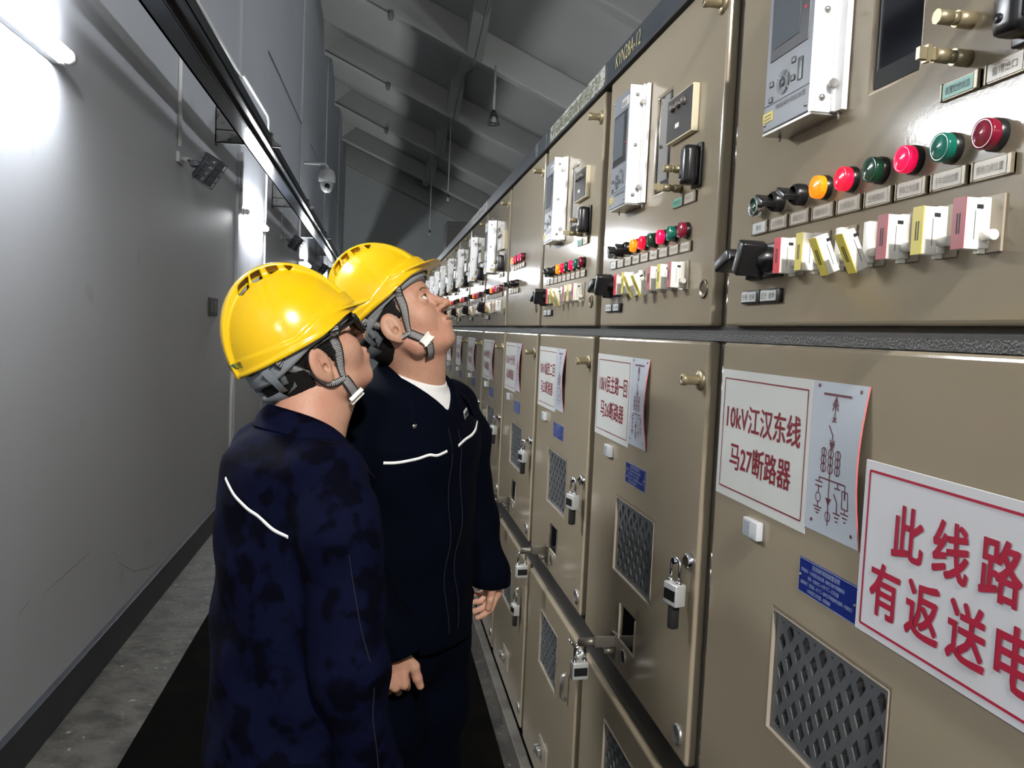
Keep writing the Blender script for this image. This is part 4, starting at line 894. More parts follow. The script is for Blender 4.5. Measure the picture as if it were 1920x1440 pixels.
SKIN = mat('skin', (0.50, 0.285, 0.195), 0.48, sss=0.10, noise=(22, (0.50, 0.235, 0.165), 0.42, 0.75), bump=(700, 0.10), spec=0.4, noise2=(160, (0.40, 0.21, 0.14), 0.55, 0.8))
HAIR = mat('black_hair', (0.006, 0.0055, 0.005), 0.7, spec=0.2)
YELH = mat('helmet_yellow', (0.82, 0.52, 0.003), 0.20, coat=0.3, bump=(350, 0.02))
LINER = mat('liner_grey', (0.24, 0.26, 0.28), 0.5); HARN = mat('harness_grey', (0.16, 0.18, 0.20), 0.45)
GREENINK = mat('helmet_green_ink', (0.01, 0.07, 0.03), 0.5)
# striped webbing
WEB = bpy.data.materials.new('striped_webbing'); WEB.use_nodes = True; nt = WEB.node_tree; bs = nt.nodes['Principled BSDF']; bs.inputs['Roughness'].default_value = 0.6
uvn = nd(nt, 'ShaderNodeUVMap'); sp_ = nd(nt, 'ShaderNodeSeparateXYZ'); nt.links.new(uvn.outputs[0], sp_.inputs[0])
ml = nd(nt, 'ShaderNodeMath', operation='MULTIPLY'); ml.inputs[1].default_value = 340.0; nt.links.new(sp_.outputs[0], ml.inputs[0])
fr = nd(nt, 'ShaderNodeMath', operation='FRACT'); nt.links.new(ml.outputs[0], fr.inputs[0]); gt = nd(nt, 'ShaderNodeMath', operation='GREATER_THAN'); gt.inputs[1].default_value = 0.5; nt.links.new(fr.outputs[0], gt.inputs[0])
ab = nd(nt, 'ShaderNodeMath', operation='SUBTRACT'); ab.inputs[1].default_value = 0.5; nt.links.new(sp_.outputs[1], ab.inputs[0]); ab2 = nd(nt, 'ShaderNodeMath', operation='ABSOLUTE'); nt.links.new(ab.outputs[0], ab2.inputs[0])
lt = nd(nt, 'ShaderNodeMath', operation='LESS_THAN'); lt.inputs[1].default_value = 0.36; nt.links.new(ab2.outputs[0], lt.inputs[0]); mu = nd(nt, 'ShaderNodeMath', operation='MULTIPLY'); nt.links.new(gt.outputs[0], mu.inputs[0]); nt.links.new(lt.outputs[0], mu.inputs[1])
mxc = nd(nt, 'ShaderNodeMix', data_type='RGBA'); mxc.inputs[6].default_value = (0.012, 0.012, 0.013, 1); mxc.inputs[7].default_value = (0.42, 0.42, 0.42, 1); nt.links.new(mu.outputs[0], mxc.inputs[0]); nt.links.new(mxc.outputs[2], bs.inputs['Base Color'])
def ribbon(name, pts, nrm, w, m, parent, th=0.0016):
    """flat band along pts with given surface normals; u runs along in metres, v across"""
    pts = [Vector(p) for p in pts]; vs = []; uv = []; L = 0
    for i, p in enumerate(pts):
        if i: L += (p - pts[i - 1]).length
        t = (pts[min(i + 1, len(pts) - 1)] - pts[max(i - 1, 0)]).normalized(); n = Vector(nrm[i]).normalized(); n = (n - t * n.dot(t)).normalized(); b = t.cross(n); ww = w[i] if isinstance(w, (list, tuple)) else w
        for sgn, v in ((-1, 0.0), (1, 1.0)):
            vs.append(p + b * ww / 2 * sgn + n * th); vs.append(p + b * ww / 2 * sgn - n * 0.0)
        uv += [(L, 0.0), (L, 0.0), (L, 1.0), (L, 1.0)]
    fs = []
    for i in range(len(pts) - 1):
        a = 4 * i; c = a + 4
        fs += [(a, a + 2, c + 2, c), (a + 1, c + 1, c + 3, a + 3), (a, c, c + 1, a + 1), (a + 2, a + 3, c + 3, c + 2)]
    me = bpy.data.meshes.new(name); me.from_pydata(vs, [], fs); ul = me.uv_layers.new(name='UVMap')
    for lp in me.loops: ul.data[lp.index].uv = uv[lp.vertex_index]
    for p in me.polygons: p.use_smooth = True
    me.materials.append(m); o = bpy.data.objects.new(name, me); C.objects.link(o)
    if parent: o.parent = parent
    return o
def project(sdf, pts, step=0.0025, off=0.0015):
    P = np.array(pts, float)
    for it in range(6):
        d = sdf(P[:, 0], P[:, 1], P[:, 2]); g = np.stack([sdf(P[:, 0] + (k == 0) * 1e-3, P[:, 1] + (k == 1) * 1e-3, P[:, 2] + (k == 2) * 1e-3) - d for k in range(3)], 1); g /= np.linalg.norm(g, axis=1)[:, None] + 1e-9
        P = P - g * (d - off)[:, None]
    return P, g
def sample_line(pts, n):
    pts = np.array(pts, float); seg = np.linalg.norm(np.diff(pts, axis=0), axis=1); cum = np.r_[0, np.cumsum(seg)]; t = np.linspace(0, cum[-1], n)
    return np.stack([np.interp(t, cum, pts[:, k]) for k in range(3)], 1)
# ---- helmet shell (own frame: x forward, z up, rim in the plane z = 0)
def helmet_outer(X, Y, Z):
    A = np.abs(Y)
    rx = np.where(X > -0.012, 0.119, 0.119); d = ell(X, Y, Z, (-0.012, 0, -0.002), (0.1205, 0.1040, 0.1400))
    # raised centre ridge, wide at the crown
    rw = 0.034; ridge = smx(ell(X, Y, Z, (-0.014, 0, -0.002), (0.1240, 0.17, 0.1525)), A - rw, 0.003); d = sm(d, ridge, 0.004)
    # fluted lower skirt
    cur = 0.012 + 0.028 * np.clip((X + 0.02) / 0.11, 0, 1) + 0.012 * np.clip((-X - 0.02) / 0.1, 0, 1)
    skirt = smx(ell(X, Y, Z, (-0.008, 0, -0.010), (0.1270, 0.1085, 0.1420)), Z - cur, 0.004); d = sm(d, skirt, 0.003)
    # brim
    bx, bz = rot(X, Z, 0.064, 0.020, -0.24); brim = ell(bx, Y, bz, (0.0, 0, 0), (0.094, 0.084, 0.0055)); brim = smx(brim, -(X - 0.020), 0.02); d = sm(d, brim, 0.007)
    # rolled rim
    q = np.sqrt(((X + 0.010) / 1.0) ** 2 + (Y * 1.175) ** 2); rim = np.sqrt((q - 0.1255) ** 2 + (Z + 0.003) ** 2) - 0.0040; rim = smx(rim, X - 0.055, 0.01); d = sm(d, rim, 0.003)
    return d
def helmet_sdf(X, Y, Z):
    d = helmet_outer(X, Y, Z); A = np.abs(Y)
    zc = -0.008 + 0.010 * np.clip((X - 0.02) / 0.06, 0, 1); d = smx(d, zc - Z, 0.002)
    inner = np.minimum(ell(X, Y, Z, (-0.012, 0, -0.004), (0.1165, 0.1000, 0.1365)), 9)
    d = np.maximum(d, -inner)
    for (vx, vz, a) in ((0.044, 0.131, -0.30), (0.014, 0.139, -0.05), (-0.016, 0.138, 0.20), (-0.046, 0.127, 0.46), ):
        x, z = rot(X, Z, vx, vz, -a); cut = np.maximum(np.maximum(np.maximum(np.abs(x) - 0.0095, -z - 0.012), np.maximum(0.014 - A, A - 0.040)), ell(X, Y, Z, (-0.014, 0, -0.002), (0.1195, 0.16, 0.1480))); d = np.maximum(d, -cut)
    return d
HV, HQ = snet(helmet_sdf, (-0.15, -0.125, -0.016), (0.16, 0.125, 0.162), 0.0018)
def project_text(txt, M, sdf, w, h, name, m, parent, bold=0.02):
    """lettering laid on a curved surface: text plane M (x right, y up, z outwards)"""
    a, fs, lo, hi = text_geo(txt, bold)
    u = ((a[:, 0] - lo[0]) / (hi[0] - lo[0]) - 0.5) * w; v = ((a[:, 1] - lo[1]) / (hi[1] - lo[1]) - 0.5) * h
    P = tp(M, np.stack([u, v, np.zeros(len(u))], 1)); P, g = project(sdf, P, off=0.0006)
    me = bpy.data.meshes.new(name); me.from_pydata([tuple(p) for p in P], [], fs); me.materials.append(m); o = bpy.data.objects.new(name, me); C.objects.link(o); o.parent = parent; return o
def make_helmet(person, MH, MHead, face, PP):
    """helmet with harness; MH places the shell, MHead the head it sits on; straps follow the head surface"""
    h = mesh_np('helmet', HV, HQ, YELH, person); h.matrix_world = MH
    T = MH.inverted() @ MHead                                   # head frame -> helmet frame
    Mi = T.inverted(); Mn = np.array(Mi)
    hs = lambda X, Y, Z: head_sdf(*[Mn[i, 0] * X + Mn[i, 1] * Y + Mn[i, 2] * Z + Mn[i, 3] for i in range(3)], *face, ears=False)
    # inner headband and liner following the head
    hoff = PP['hairoff']
    def band(name, rows, a0, a1, n, mt):
        vs = []; fs = []; k_ = len(rows)
        for i in range(n + 1):
            a = math.radians(a0 + (a1 - a0) * i / n)
            for (zf, off) in rows: vs.append((-0.030 + 0.16 * math.cos(a), 0.16 * math.sin(a), zf(math.cos(a)), off))
        V_ = np.array([v[:3] for v in vs]); O_ = np.array([v[3] for v in vs])
        c0 = np.tile([-0.030, 0, 0], (len(V_), 1)); c0[:, 2] = V_[:, 2]; lo_t = np.zeros(len(V_)); hi_t = np.ones(len(V_))
        for _ in range(22):
            mt_ = (lo_t + hi_t) / 2; Q_ = c0 + (V_ - c0) * mt_[:, None]; d_ = hs(Q_[:, 0], Q_[:, 1], Q_[:, 2]) - O_; lo_t = np.where(d_ < 0, mt_, lo_t); hi_t = np.where(d_ < 0, hi_t, mt_)
        Q_ = c0 + (V_ - c0) * hi_t[:, None]
        for _ in range(10):
            o_ = (ell(Q_[:, 0], Q_[:, 1], Q_[:, 2], (-0.012, 0, -0.004), (0.1145, 0.0980, 0.1345)) > 0) & (Q_[:, 2] > -0.012); Q_[o_, 0] = -0.012 + (Q_[o_, 0] + 0.012) * 0.985; Q_[o_, 1] *= 0.985
        for i in range(n):
            for j in range(k_ - 1): a = i * k_ + j; b = a + k_; fs.append((a, b, b + 1, a + 1))
        mb = MB(); mb._add([tuple(q) for q in Q_], fs, True); return mb
    low = lambda c: -0.014 - 0.026 * max(0.0, min(1.0, 0.35 - c)) + 0.006 * max(0, c)
    band('headband', [(lambda c: 0.020, hoff + 0.012), (lambda c: low(c) + 0.006, hoff + 0.006), (low, hoff + 0.004), (low, hoff - 0.004)], -180, 180, 60, LINER).build('headband', LINER, h)
    mb = band('nape', [(lambda c: -0.050 - 0.012 * (-c), hoff + 0.008), (lambda c: -0.050 - 0.012 * (-c), hoff + 0.016), (lambda c: -0.078 - 0.006 * (-c), hoff + 0.016), (lambda c: -0.078 - 0.006 * (-c), hoff + 0.008)], 128, 232, 24, HARN)
    mb.build('nape_ratchet', HARN, h)
    for sg in (-1, 1):
        mb = band('arm', [(lambda c: -0.010, hoff + 0.006), (lambda c: -0.012, hoff + 0.012), (lambda c: -0.062, hoff + 0.013), (lambda c: -0.064, hoff + 0.006)], sg * 121, sg * 130, 5, HARN); mb.build('nape_arm', HARN, h)
    m = MB(); n = 48; 
    vs = []; fs = []
    def low(a):                                                 # how far the band drops, deepest at the nape
        c = math.cos(a); return -0.016 - 0.030 * max(0, -c) ** 1.5 + 0.010 * max(0, c)
    for k in range(n):
        a = 2 * math.pi * k / n; x, y = math.cos(a), math.sin(a)
        for (r, z) in ((1.0, 0.045), (1.0, 0.0), (0.985, low(a)), (0.960, low(a)), (0.965, 0.045)):
            vs.append((-0.012 + 0.1110 * r * x, 0.0945 * r * y, z))
    for k in range(n):
        for j in range(4): a, b = k * 5 + j, ((k + 1) % n) * 5 + j; fs.append((a, b, b + 1, a + 1))
    m._add(vs, fs, True); m.build('headband', LINER, h)
    # nape ratchet
    m = MB(); vs = []; fs = []; n = 14
    for k in range(n + 1):
        a = math.radians(180 - 62 + 124 * k / n); x, y = math.cos(a), math.sin(a)
        for r, z in ((0.100, -0.052), (0.100, -0.078), (0.094, -0.078), (0.094, -0.052)): vs.append((-0.010 + r * x, 0.86 * r * y, z - 0.0 + 0.030 * (1 + x) * 0.9))
    for k in range(n):
        for j in range(4): a, b = k * 4 + j, (k + 1) * 4 + j; c_, d_ = k * 4 + (j + 1) % 4, (k + 1) * 4 + (j + 1) % 4; fs.append((a, b, d_, c_))
    m._add(vs, fs, True)
    for sg in (-1, 1): m.tube([(-0.060, sg * 0.074, 0.0), (-0.072, sg * 0.068, -0.050)], 0.009, 8)
    m.box(-0.118, -0.104, -0.022, 0.022, -0.078, -0.044, 0.006)
    m.build('nape_ratchet', HARN, h)
    # straps on both sides
    for sg in (-1, 1):
        S0, S2 = PP['strap']; J = (0.034 + S0, sg * 0.070, -0.103 + S2)
        fr_ = sample_line([(0.054 + S0 * .35, sg * 0.090, -0.002), (0.049 + S0 * .55, sg * 0.086, -0.035), (0.041 + S0 * .8, sg * 0.078, -0.072 + S2 * .7), J], 22); P, g = project(hs, fr_[3:], off=0.0030); P = np.r_[fr_[:3], P]; g = np.r_[np.tile([0, sg, 0.1], (3, 1)), g]
        ribbon('front_strap', P, g, [0.021 - 0.011 * (i / 21) ** 2 for i in range(22)], WEB, h)
        rr = sample_line([(-0.064, sg * 0.092, -0.006), (-0.056, sg * 0.090, -0.026), (-0.036, sg * 0.086, -0.054), (-0.007 + S0 * .5, sg * 0.080, -0.086), (0.014 + S0 * .9, sg * 0.074, -0.099 + S2 * .8), J], 26); P, g = project(hs, rr[3:], off=0.0045); P = np.r_[rr[:3], P]; g = np.r_[np.tile([0, sg, 0.1], (3, 1)), g]
        ribbon('rear_strap', P, g, [0.020 - 0.010 * (i / 25) ** 2 for i in range(26)], WEB, h)
    chin = sample_line([(x_ + S0, y_, z_ + S2) for x_, y_, z_ in ((0.034, -0.071, -0.103), (0.036, -0.062, -0.128), (0.037, -0.042, -0.146), (0.037, 0.0, -0.156), (0.037, 0.042, -0.146), (0.036, 0.062, -0.128), (0.034, 0.071, -0.103))], 44)
    P, g = project(hs, chin, off=0.0035); P[:, 2] -= 0.004 * np.sin(np.linspace(0, math.pi, 44)); ribbon('chin_strap', P, g, 0.019, WEB, h, 0.002)
    i = PP['bi']; t = Vector(P[i + 1] - P[i - 1]).normalized(); nn = Vector(g[i]); nn = (nn - t * nn.dot(t)).normalized(); b = t.cross(nn)
    m = MB(); m.T = Matrix(((t.x, b.x, nn.x, P[i][0]), (t.y, b.y, nn.y, P[i][1]), (t.z, b.z, nn.z, P[i][2]), (0, 0, 0, 1)))
    m.box(-0.007, 0.007, -0.014, 0.014, 0.001, 0.006, 0.0015); m.box(-0.0095, -0.0055, -0.0155, 0.0155, 0.0, 0.008, 0.001); m.box(0.0055, 0.0095, -0.0155, 0.0155, 0.0, 0.008, 0.001); m.build('buckle', WHITEPL, h)
    # lettering: emblem and name at the front of the crown, name on the back of the skirt
    for sg, tx in ((-1, '国家电网公司'),):
        Mt = Matrix(((0.0, 0, 1, 0.0), (1, 0, 0, 0), (0, 1, 0, 0), (0, 0, 0, 1)))
    f = Vector((0.62, 0, 0.78)).normalized(); r_ = Vector((0, 1, 0)); u = f.cross(r_)
    Mt = Matrix(((r_.x, u.x, f.x, 0.062), (r_.y, u.y, f.y, 0), (r_.z, u.z, f.z, 0.115), (0, 0, 0, 1))); project_text('国家电网', Mt, helmet_outer, 0.062, 0.017, 'crown_lettering', GREENINK, h)
    Mt = Matrix(((r_.x, u.x, f.x, 0.042), (r_.y, u.y, f.y, 0), (r_.z, u.z, f.z, 0.135), (0, 0, 0, 1))); project_text('◉', Mt, helmet_outer, 0.026, 0.024, 'emblem', GREENINK, h)
    f = Vector((-0.98, -0.12, 0.1)).normalized(); r_ = Vector((0, -1, 0)); u = f.cross(r_) * -1; u = Vector((0, 0, 1)); 
    Mt = Matrix(((0.0, u.x, f.x, -0.125), (-1.0, u.y, f.y, -0.010), (0.0, u.z, f.z, 0.016), (0, 0, 0, 1))); project_text('国家电网公司', Mt, helmet_outer, 0.095, 0.013, 'back_lettering', GREENINK, h)
    return h
def strands(name, roots, dirs, length, parent, M, wd=0.0006, seed=1, m=None, jit=0.22):
    rs = np.random.RandomState(seed); mb = MB()
    for p, d in zip(roots, dirs):
        d = d + rs.normal(0, jit, 3); d /= np.linalg.norm(d); L = length * rs.uniform(0.55, 1.1); sdv = np.cross(d, rs.normal(0, 1, 3)); sdv /= np.linalg.norm(sdv); q = p + d * L * 0.5 + np.array([0, 0, -0.0003]); e = p + d * L + np.array([0, 0, -0.001]) * L / 0.01
        mb._add([p - sdv * wd, p + sdv * wd, q + sdv * wd * 0.7, q - sdv * wd * 0.7, e], [(0, 1, 2, 3), (3, 2, 4)])
    o = mb.build(name, m or HAIR, parent, fix=False); o.matrix_world = M; return o
def make_head_parts(person, M, hsdf, hair_mask, hair_thick, seed, long_hair):
    """hair, eyes, brows in the head frame"""
    def hairf(X, Y, Z):
        A = np.abs(Y); base = sm(hsdf(X, Y, Z) - hair_thick, ell(X, Y, Z, (-0.045, 0, -0.005), (0.055 + hair_thick, 0.060 + hair_thick, 0.065)), 0.02)
        rip = 0.0005 * np.sin(X * 700 + Z * 900 + 8 * np.sin(Y * 140 + X * 60)) + 0.0004 * np.sin(Z * 1300 + X * 1700)
        return smx(base + rip, hair_mask(X, A, Z) + 0.0015 * np.sin(Z * 800 + X * 650), 0.004)
    V, Q = snet(hairf, (-0.13, -0.10, -0.11), (0.10, 0.10, 0.14), 0.0022); o = mesh_np('hair', V, Q, HAIR, person); o.matrix_world = M
    # strands around the hairline
    rs = np.random.RandomState(seed); P = rs.uniform((-0.12, -0.09, -0.10), (0.06, 0.09, 0.07), (90000, 3)); hm = hair_mask(P[:, 0], np.abs(P[:, 1]), P[:, 2])
    sd = hsdf(P[:, 0], P[:, 1], P[:, 2]); k = (np.abs(sd) < 0.006) & (hm > -0.012) & (hm < 0.006) & (np.abs(P[:, 1]) > 0.03) & ~(((P[:, 0] + 0.006) / 0.021) ** 2 + ((P[:, 2] + 0.003) / 0.032) ** 2 < 1); P = P[k][:4200]; P, g = project(hsdf, P, off=0.0005)
    D = np.tile([0.25, 0, -1.0], (len(P), 1)) + g * 0.30; st = strands('hair_strands', P, D, 0.012 if long_hair else 0.0055, person, M, 0.00022, seed)
    # brows and lashes
    R0 = []; DD = []
    for sg in (-1, 1):
        for i in range(130):
            t = rs.uniform(0, 1); y = sg * (0.014 + 0.036 * t); R0.append((0.11, y, 0.034 + 0.004 * math.sin(t * 2.6) + rs.uniform(-0.0025, 0.0025) * (1 - 0.5 * t))); DD.append((0.0, sg * 1.0, 0.25 - 0.6 * t))
    P, g = project(hsdf, np.array(R0), off=0.0004); strands('eyebrows', P, np.array(DD) + g * 0.15, 0.0055, person, M, 0.0003, seed + 1, None, 0.08)
    for sg in (-1, 1):
        m = MB(); e = (0.0755, sg * 0.0315, 0.016); pts = []
        for k in range(13):
            a = math.radians(-62 + 124 * k / 12); y = 0.0325 + 0.0150 * math.sin(a); zz_ = 0.0155 + 0.0056 * math.cos(a); rr = 0.0149; xx = e[0] + math.sqrt(max(1e-6, rr * rr - (y - 0.0315) ** 2 - (zz_ - 0.016) ** 2)); pts.append((xx, sg * y, zz_))
        m.tube(pts, 0.0007, 6); o = m.build('eyelashes', HAIR, person); o.matrix_world = M
    for sg in (-1, 1):
        e = Vector((0.0755, sg * 0.0315, 0.016)); me = bpy.data.meshes.new('eye'); b = bmesh.new(); bmesh.ops.create_icosphere(b, subdivisions=5, radius=0.0128)
        gz = Vector((0.93, 0.0, 0.22)).normalized()
        for f in b.faces:
            a = f.calc_center_median().normalized().angle(gz); f.material_index = 2 if a < 0.17 else (1 if a < 0.56 else 0); f.smooth = True
        b.to_mesh(me); b.free()
        for mm in (mat('eye_white', (0.75, 0.72, 0.68), 0.15), mat('iris_brown', (0.035, 0.018, 0.010), 0.1), mat('pupil', (0.003, 0.003, 0.003), 0.05)): me.materials.append(mm)
        o = bpy.data.objects.new('eye', me); C.objects.link(o); o.parent = person; o.matrix_world = M @ Matrix.Translation(e)

# ------------------------------------------------------------------ clothing
def cloth_mat(name, base, wet, lo, hi, scale):
    m = mat(name, base, 0.85, noise=(scale, wet, lo, hi), bump=(900, 0.08), spec=0.05, sheen=0.0); return m
NAVY = cloth_mat('navy_cotton_damp', (0.0024, 0.0034, 0.0155), (0.0007, 0.0010, 0.0044), 0.48, 0.56, 19)
NAVY2 = cloth_mat('navy_cotton', (0.0008, 0.0018, 0.0062), (0.0006, 0.0012, 0.0042), 0.4, 0.7, 7)
TROUS = mat('navy_trousers', (0.0008, 0.0017, 0.0060), 0.9, spec=0.05)
TEE = mat('white_cotton', (0.75, 0.75, 0.75), 0.85, spec=0.2)
PIPING = mat('white_piping', (0.95, 0.95, 0.95), 0.5)
SEAM = mat('navy_stitching', (0.0030, 0.0042, 0.013), 0.9)
def loft(X, Y, Z, prof):
    """prof: (z, cx, cy, ax, ay) rows, elliptical cross sections"""
    z = [p[0] for p in prof]; f = lambda k: np.interp(Z, z, [p[k] for p in prof]).astype(F32)
    cx, cy, ax_, ay = f(1), f(2), f(3), f(4); q = np.sqrt(((X - cx) / ax_) ** 2 + ((Y - cy) / ay) ** 2); d = (q - 1) * np.minimum(ax_, ay)
    return np.maximum(d, np.maximum(z[0] - Z, Z - z[-1]))
def chain(X, Y, Z, pts, k=0.03):
    d = None
    for (a, ra), (b, rb) in zip(pts[:-1], pts[1:]):
        c = cap(X, Y, Z, a, b, ra, rb); d = c if d is None else sm(d, c, k)
    return d
def folds(X, Y, Z, amp, s=0.0, scale=1.0):
    a = np.sin((Z * 38 + X * 14 + 2.2 * np.sin(Y * 13 + s)) * scale + s) * np.sin((Y * 17 - X * 11 + Z * 6) * scale + 1.3 * s)
    b = np.sin((Z * 17 - Y * 23 + 1.5 * np.sin(X * 21 + Z * 9)) * scale + 2 * s)
    c = np.sin((X * 47 + Y * 31 + 2.0 * np.sin(Z * 8 + s)) * scale)
    return amp * (0.55 * a + 0.6 * b + 0.25 * c)
def surf_line(sdf, pts, n, off=0.001):
    return project(sdf, sample_line(pts, n), off=off)
def make_shoes(person, M, feet):
    for (x, y, a) in feet:
        f = lambda X, Y, Z: smx(sm(sm(cap(X, Y, Z, (-0.055, 0, 0.045), (0.13, 0, 0.035), 0.043, 0.036), cap(X, Y, Z, (-0.05, 0, 0.05), (-0.055, 0, 0.17), 0.045, 0.050), 0.03), ell(X, Y, Z, (0.14, 0, 0.03), (0.05, 0.046, 0.035)), 0.02), 0.002 - Z, 0.004)
        V, Q = snet(f, (-0.12, -0.07, -0.01), (0.21, 0.07, 0.23), 0.005); o = mesh_np('work_shoe', V, Q, mat('shoe_black', (0.008, 0.008, 0.008), 0.5), person); o.matrix_world = M @ Matrix.Translation((x, y, 0.008)) @ Matrix.Rotation(a, 4, 'Z')
def make_person(P):
    root = empty('person', (P['pos'][0], P['pos'][1], 0.008)); bpy.context.view_layer.update()
    MT = frame_mat((P['pos'][0], P['pos'][1], 0.0), P['az'], 0.0)            # torso frame, z = height above the floor
    MH = frame_mat(P['head'], P['haz'], P['hpitch'], P.get('hroll', 0)); MHT = MT.inverted() @ MH
    hs = lambda X, Y, Z: head_sdf(X, Y, Z, *P['face'])
    hc = MHT @ Vector((-0.022, 0, -0.035)); jaw = MHT @ Vector((0.020, 0, -0.075)); nb = P['neck']
    def neck(X, Y, Z, gr=0.0):
        d = cap(X, Y, Z, hc, nb, 0.056 + gr, 0.062 + gr); d = sm(d, cap(X, Y, Z, jaw, (nb[0] + 0.030, nb[1], nb[2] - 0.01), 0.034 + gr, 0.044 + gr), 0.03); return d
    def bodytop(X, Y, Z):
        d = hs(*inv_fields(MHT, X, Y, Z)); d = sm(d, neck(X, Y, Z), 0.016)
        return sm(d, ell(X, Y, Z, (nb[0] - 0.01, nb[1], nb[2] - 0.115), (0.085, 0.15, 0.085)), 0.05)
    c = MHT @ Vector((0.01, 0, 0.0)); V, Q = snet(bodytop, (min(c.x - 0.15, nb[0] - 0.11), c.y - 0.17, nb[2] - 0.20), (max(c.x + 0.17, nb[0] + 0.12), c.y + 0.17, c.z + 0.17), 0.0021)
    parts = [(V, Q)]
    # hands and forearms
    for H in P['hands']:
        f = lambda X, Y, Z: hand_sdf(X, Y, Z, H['curl'], H['thumb'], H.get('spread', 0), H['mirror'])
        V, Q = snet(f, (-0.05, -0.075, -0.095), (0.20, 0.075, 0.04), 0.0020)
        Mh = MT.inverted() @ H['M']; V = tp(Mh, V * H.get('size', 1.0)); parts.append((V, Q))
    # trunk and limbs under the clothes
    A = P['arms']
    def under(X, Y, Z):
        d = loft(X, Y, Z, [(z, cx, cy, ax_ - 0.035, ay - 0.035) for z, cx, cy, ax_, ay in [(P['hem'] + 0.04, 0.0, 0, 0.135, 0.18)] + [t_ for t_ in P['torso'] if P['hem'] + 0.06 < t_[0] < nb[2] - 0.03]])
        for a in A: d = sm(d, chain(X, Y, Z, [(p, r - 0.028) for p, r in a]), 0.02)
        for l in P['legs']: d = sm(d, chain(X, Y, Z, [(p, r - 0.022) for p, r in l]), 0.03)
        return d
    V, Q = snet(under, (-0.35, -0.40, 0.02), (0.45, 0.40, nb[2]), 0.009); parts.append((V, Q))
    VV = []; QQ = []; o_ = 0
    for V, Q in parts: VV.append(V); QQ.append(Q + o_); o_ += len(V)
    body = mesh_np('body', np.concatenate(VV), np.concatenate(QQ), SKIN, root); body.matrix_world = MT
    # jacket
    tor = P['torso']
    def jk(X, Y, Z):
        d = loft(X, Y, Z, tor) + folds(X, Y, Z, P['fold'], P['seed'])
        for a, (wrist, dirv) in zip(A, P['cuffs']):
            ar = chain(X, Y, Z, a, 0.035) + folds(X, Y, Z, P['fold'] * 0.9, P['seed'] + 2, 1.3)
            ar = smx(ar, (X - wrist[0]) * dirv[0] + (Y - wrist[1]) * dirv[1] + (Z - wrist[2]) * dirv[2], 0.006); d = sm(d, ar, 0.022)
        d = sm(d, ell(X, Y, Z, (nb[0] - 0.02, nb[1], nb[2] - 0.095), (0.10, 0.175, 0.075)), 0.045)
        return d
    def jacket(X, Y, Z):
        d = jk(X, Y, Z)
        d = smx(d, P['hem'] + P.get('hemslope', 0) * X - Z, 0.008)
        nk = neck(X, Y, Z, 0.010); d = smx(d, -np.maximum(nk, nb[2] - 0.10 - Z), 0.006)
        if P['open']:
            w_ = 0.008 + (Z - P['open']) * 1.05; wedge = np.maximum(np.abs(Y - nb[1]) - w_, np.maximum(P['open'] - Z, -(X - nb[0] - 0.01))); d = smx(d, -wedge, 0.006)
        return d
    V, Q = snet(jacket, (-0.36, -0.42, P['hem'] - 0.08), (0.46, 0.42, nb[2] + 0.03), 0.0045)
    j = mesh_np('jacket', V, Q, P['cloth'], root); j.matrix_world = MT
    # trousers
    def tr(X, Y, Z):
        d = None
        for l in P['legs']: c_ = chain(X, Y, Z, l, 0.04); d = c_ if d is None else sm(d, c_, 0.03)
        d = sm(d, ell(X, Y, Z, (0.0, 0, P['hem'] + 0.00), (0.115, 0.160, 0.14)), 0.03)
        return smx(smx(d + folds(X, Y, Z, 0.005, 3.3), 0.11 - Z, 0.006), Z - P['hem'] - 0.10, 0.01)
    V, Q = snet(tr, (-0.25, -0.30, 0.08), (0.30, 0.30, P['hem'] + 0.12), 0.008); t = mesh_np('trousers', V, Q, TROUS, root); t.matrix_world = MT
    make_shoes(root, MT, P['feet'])
    return root, MT, MH, MHT, hs, jk, neck, j

def collar(root, MT, nb, neckf, jkf, spec, m, name='collar'):
    """turned-down collar: spec rows (angle deg around the neck, 0 = front), upper z, lower z, flare"""
    vs = []; fs = []; n = len(spec); ND = 7
    for (a, zu, zl, r0, r1) in spec:
        t = math.radians(a)
        for k in range(ND):
            u = k / (ND - 1); r = r0 + (r1 - r0) * u; z = zu + (zl - zu) * u; bul = 0.006 * math.sin(math.pi * min(1, u * 1.3))
            vs.append((nb[0] + (r + bul) * math.cos(t), nb[1] + (r + bul) * math.sin(t) * 1.08, z))
    for i in range(n - 1):
        for k in range(ND - 1): a = i * ND + k; fs.append((a, a + 1, a + ND + 1, a + ND))
    mb = MB(); mb._add(vs, fs, True); o = mb.build(name, m, root, fix=False); o.matrix_world = MT
    s_ = o.modifiers.new('thick', 'SOLIDIFY'); s_.thickness = 0.004; s_.offset = 1; ss = o.modifiers.new('sub', 'SUBSURF'); ss.levels = 1; ss.render_levels = 2
    return o
def piping(root, MT, jkf, pts, n, wd, name='reflective_piping', m=None, off=0.0015):
    P, g = surf_line(jkf, pts, n, off)
    for _ in range(6): P[1:-1] = (P[:-2] + P[1:-1] * 2 + P[2:]) / 4; g[1:-1] = (g[:-2] + g[1:-1] * 2 + g[2:]) / 4
    o = ribbon(name, P, g, wd, m or PIPING, root, 0.0015); o.matrix_world = MT; return o

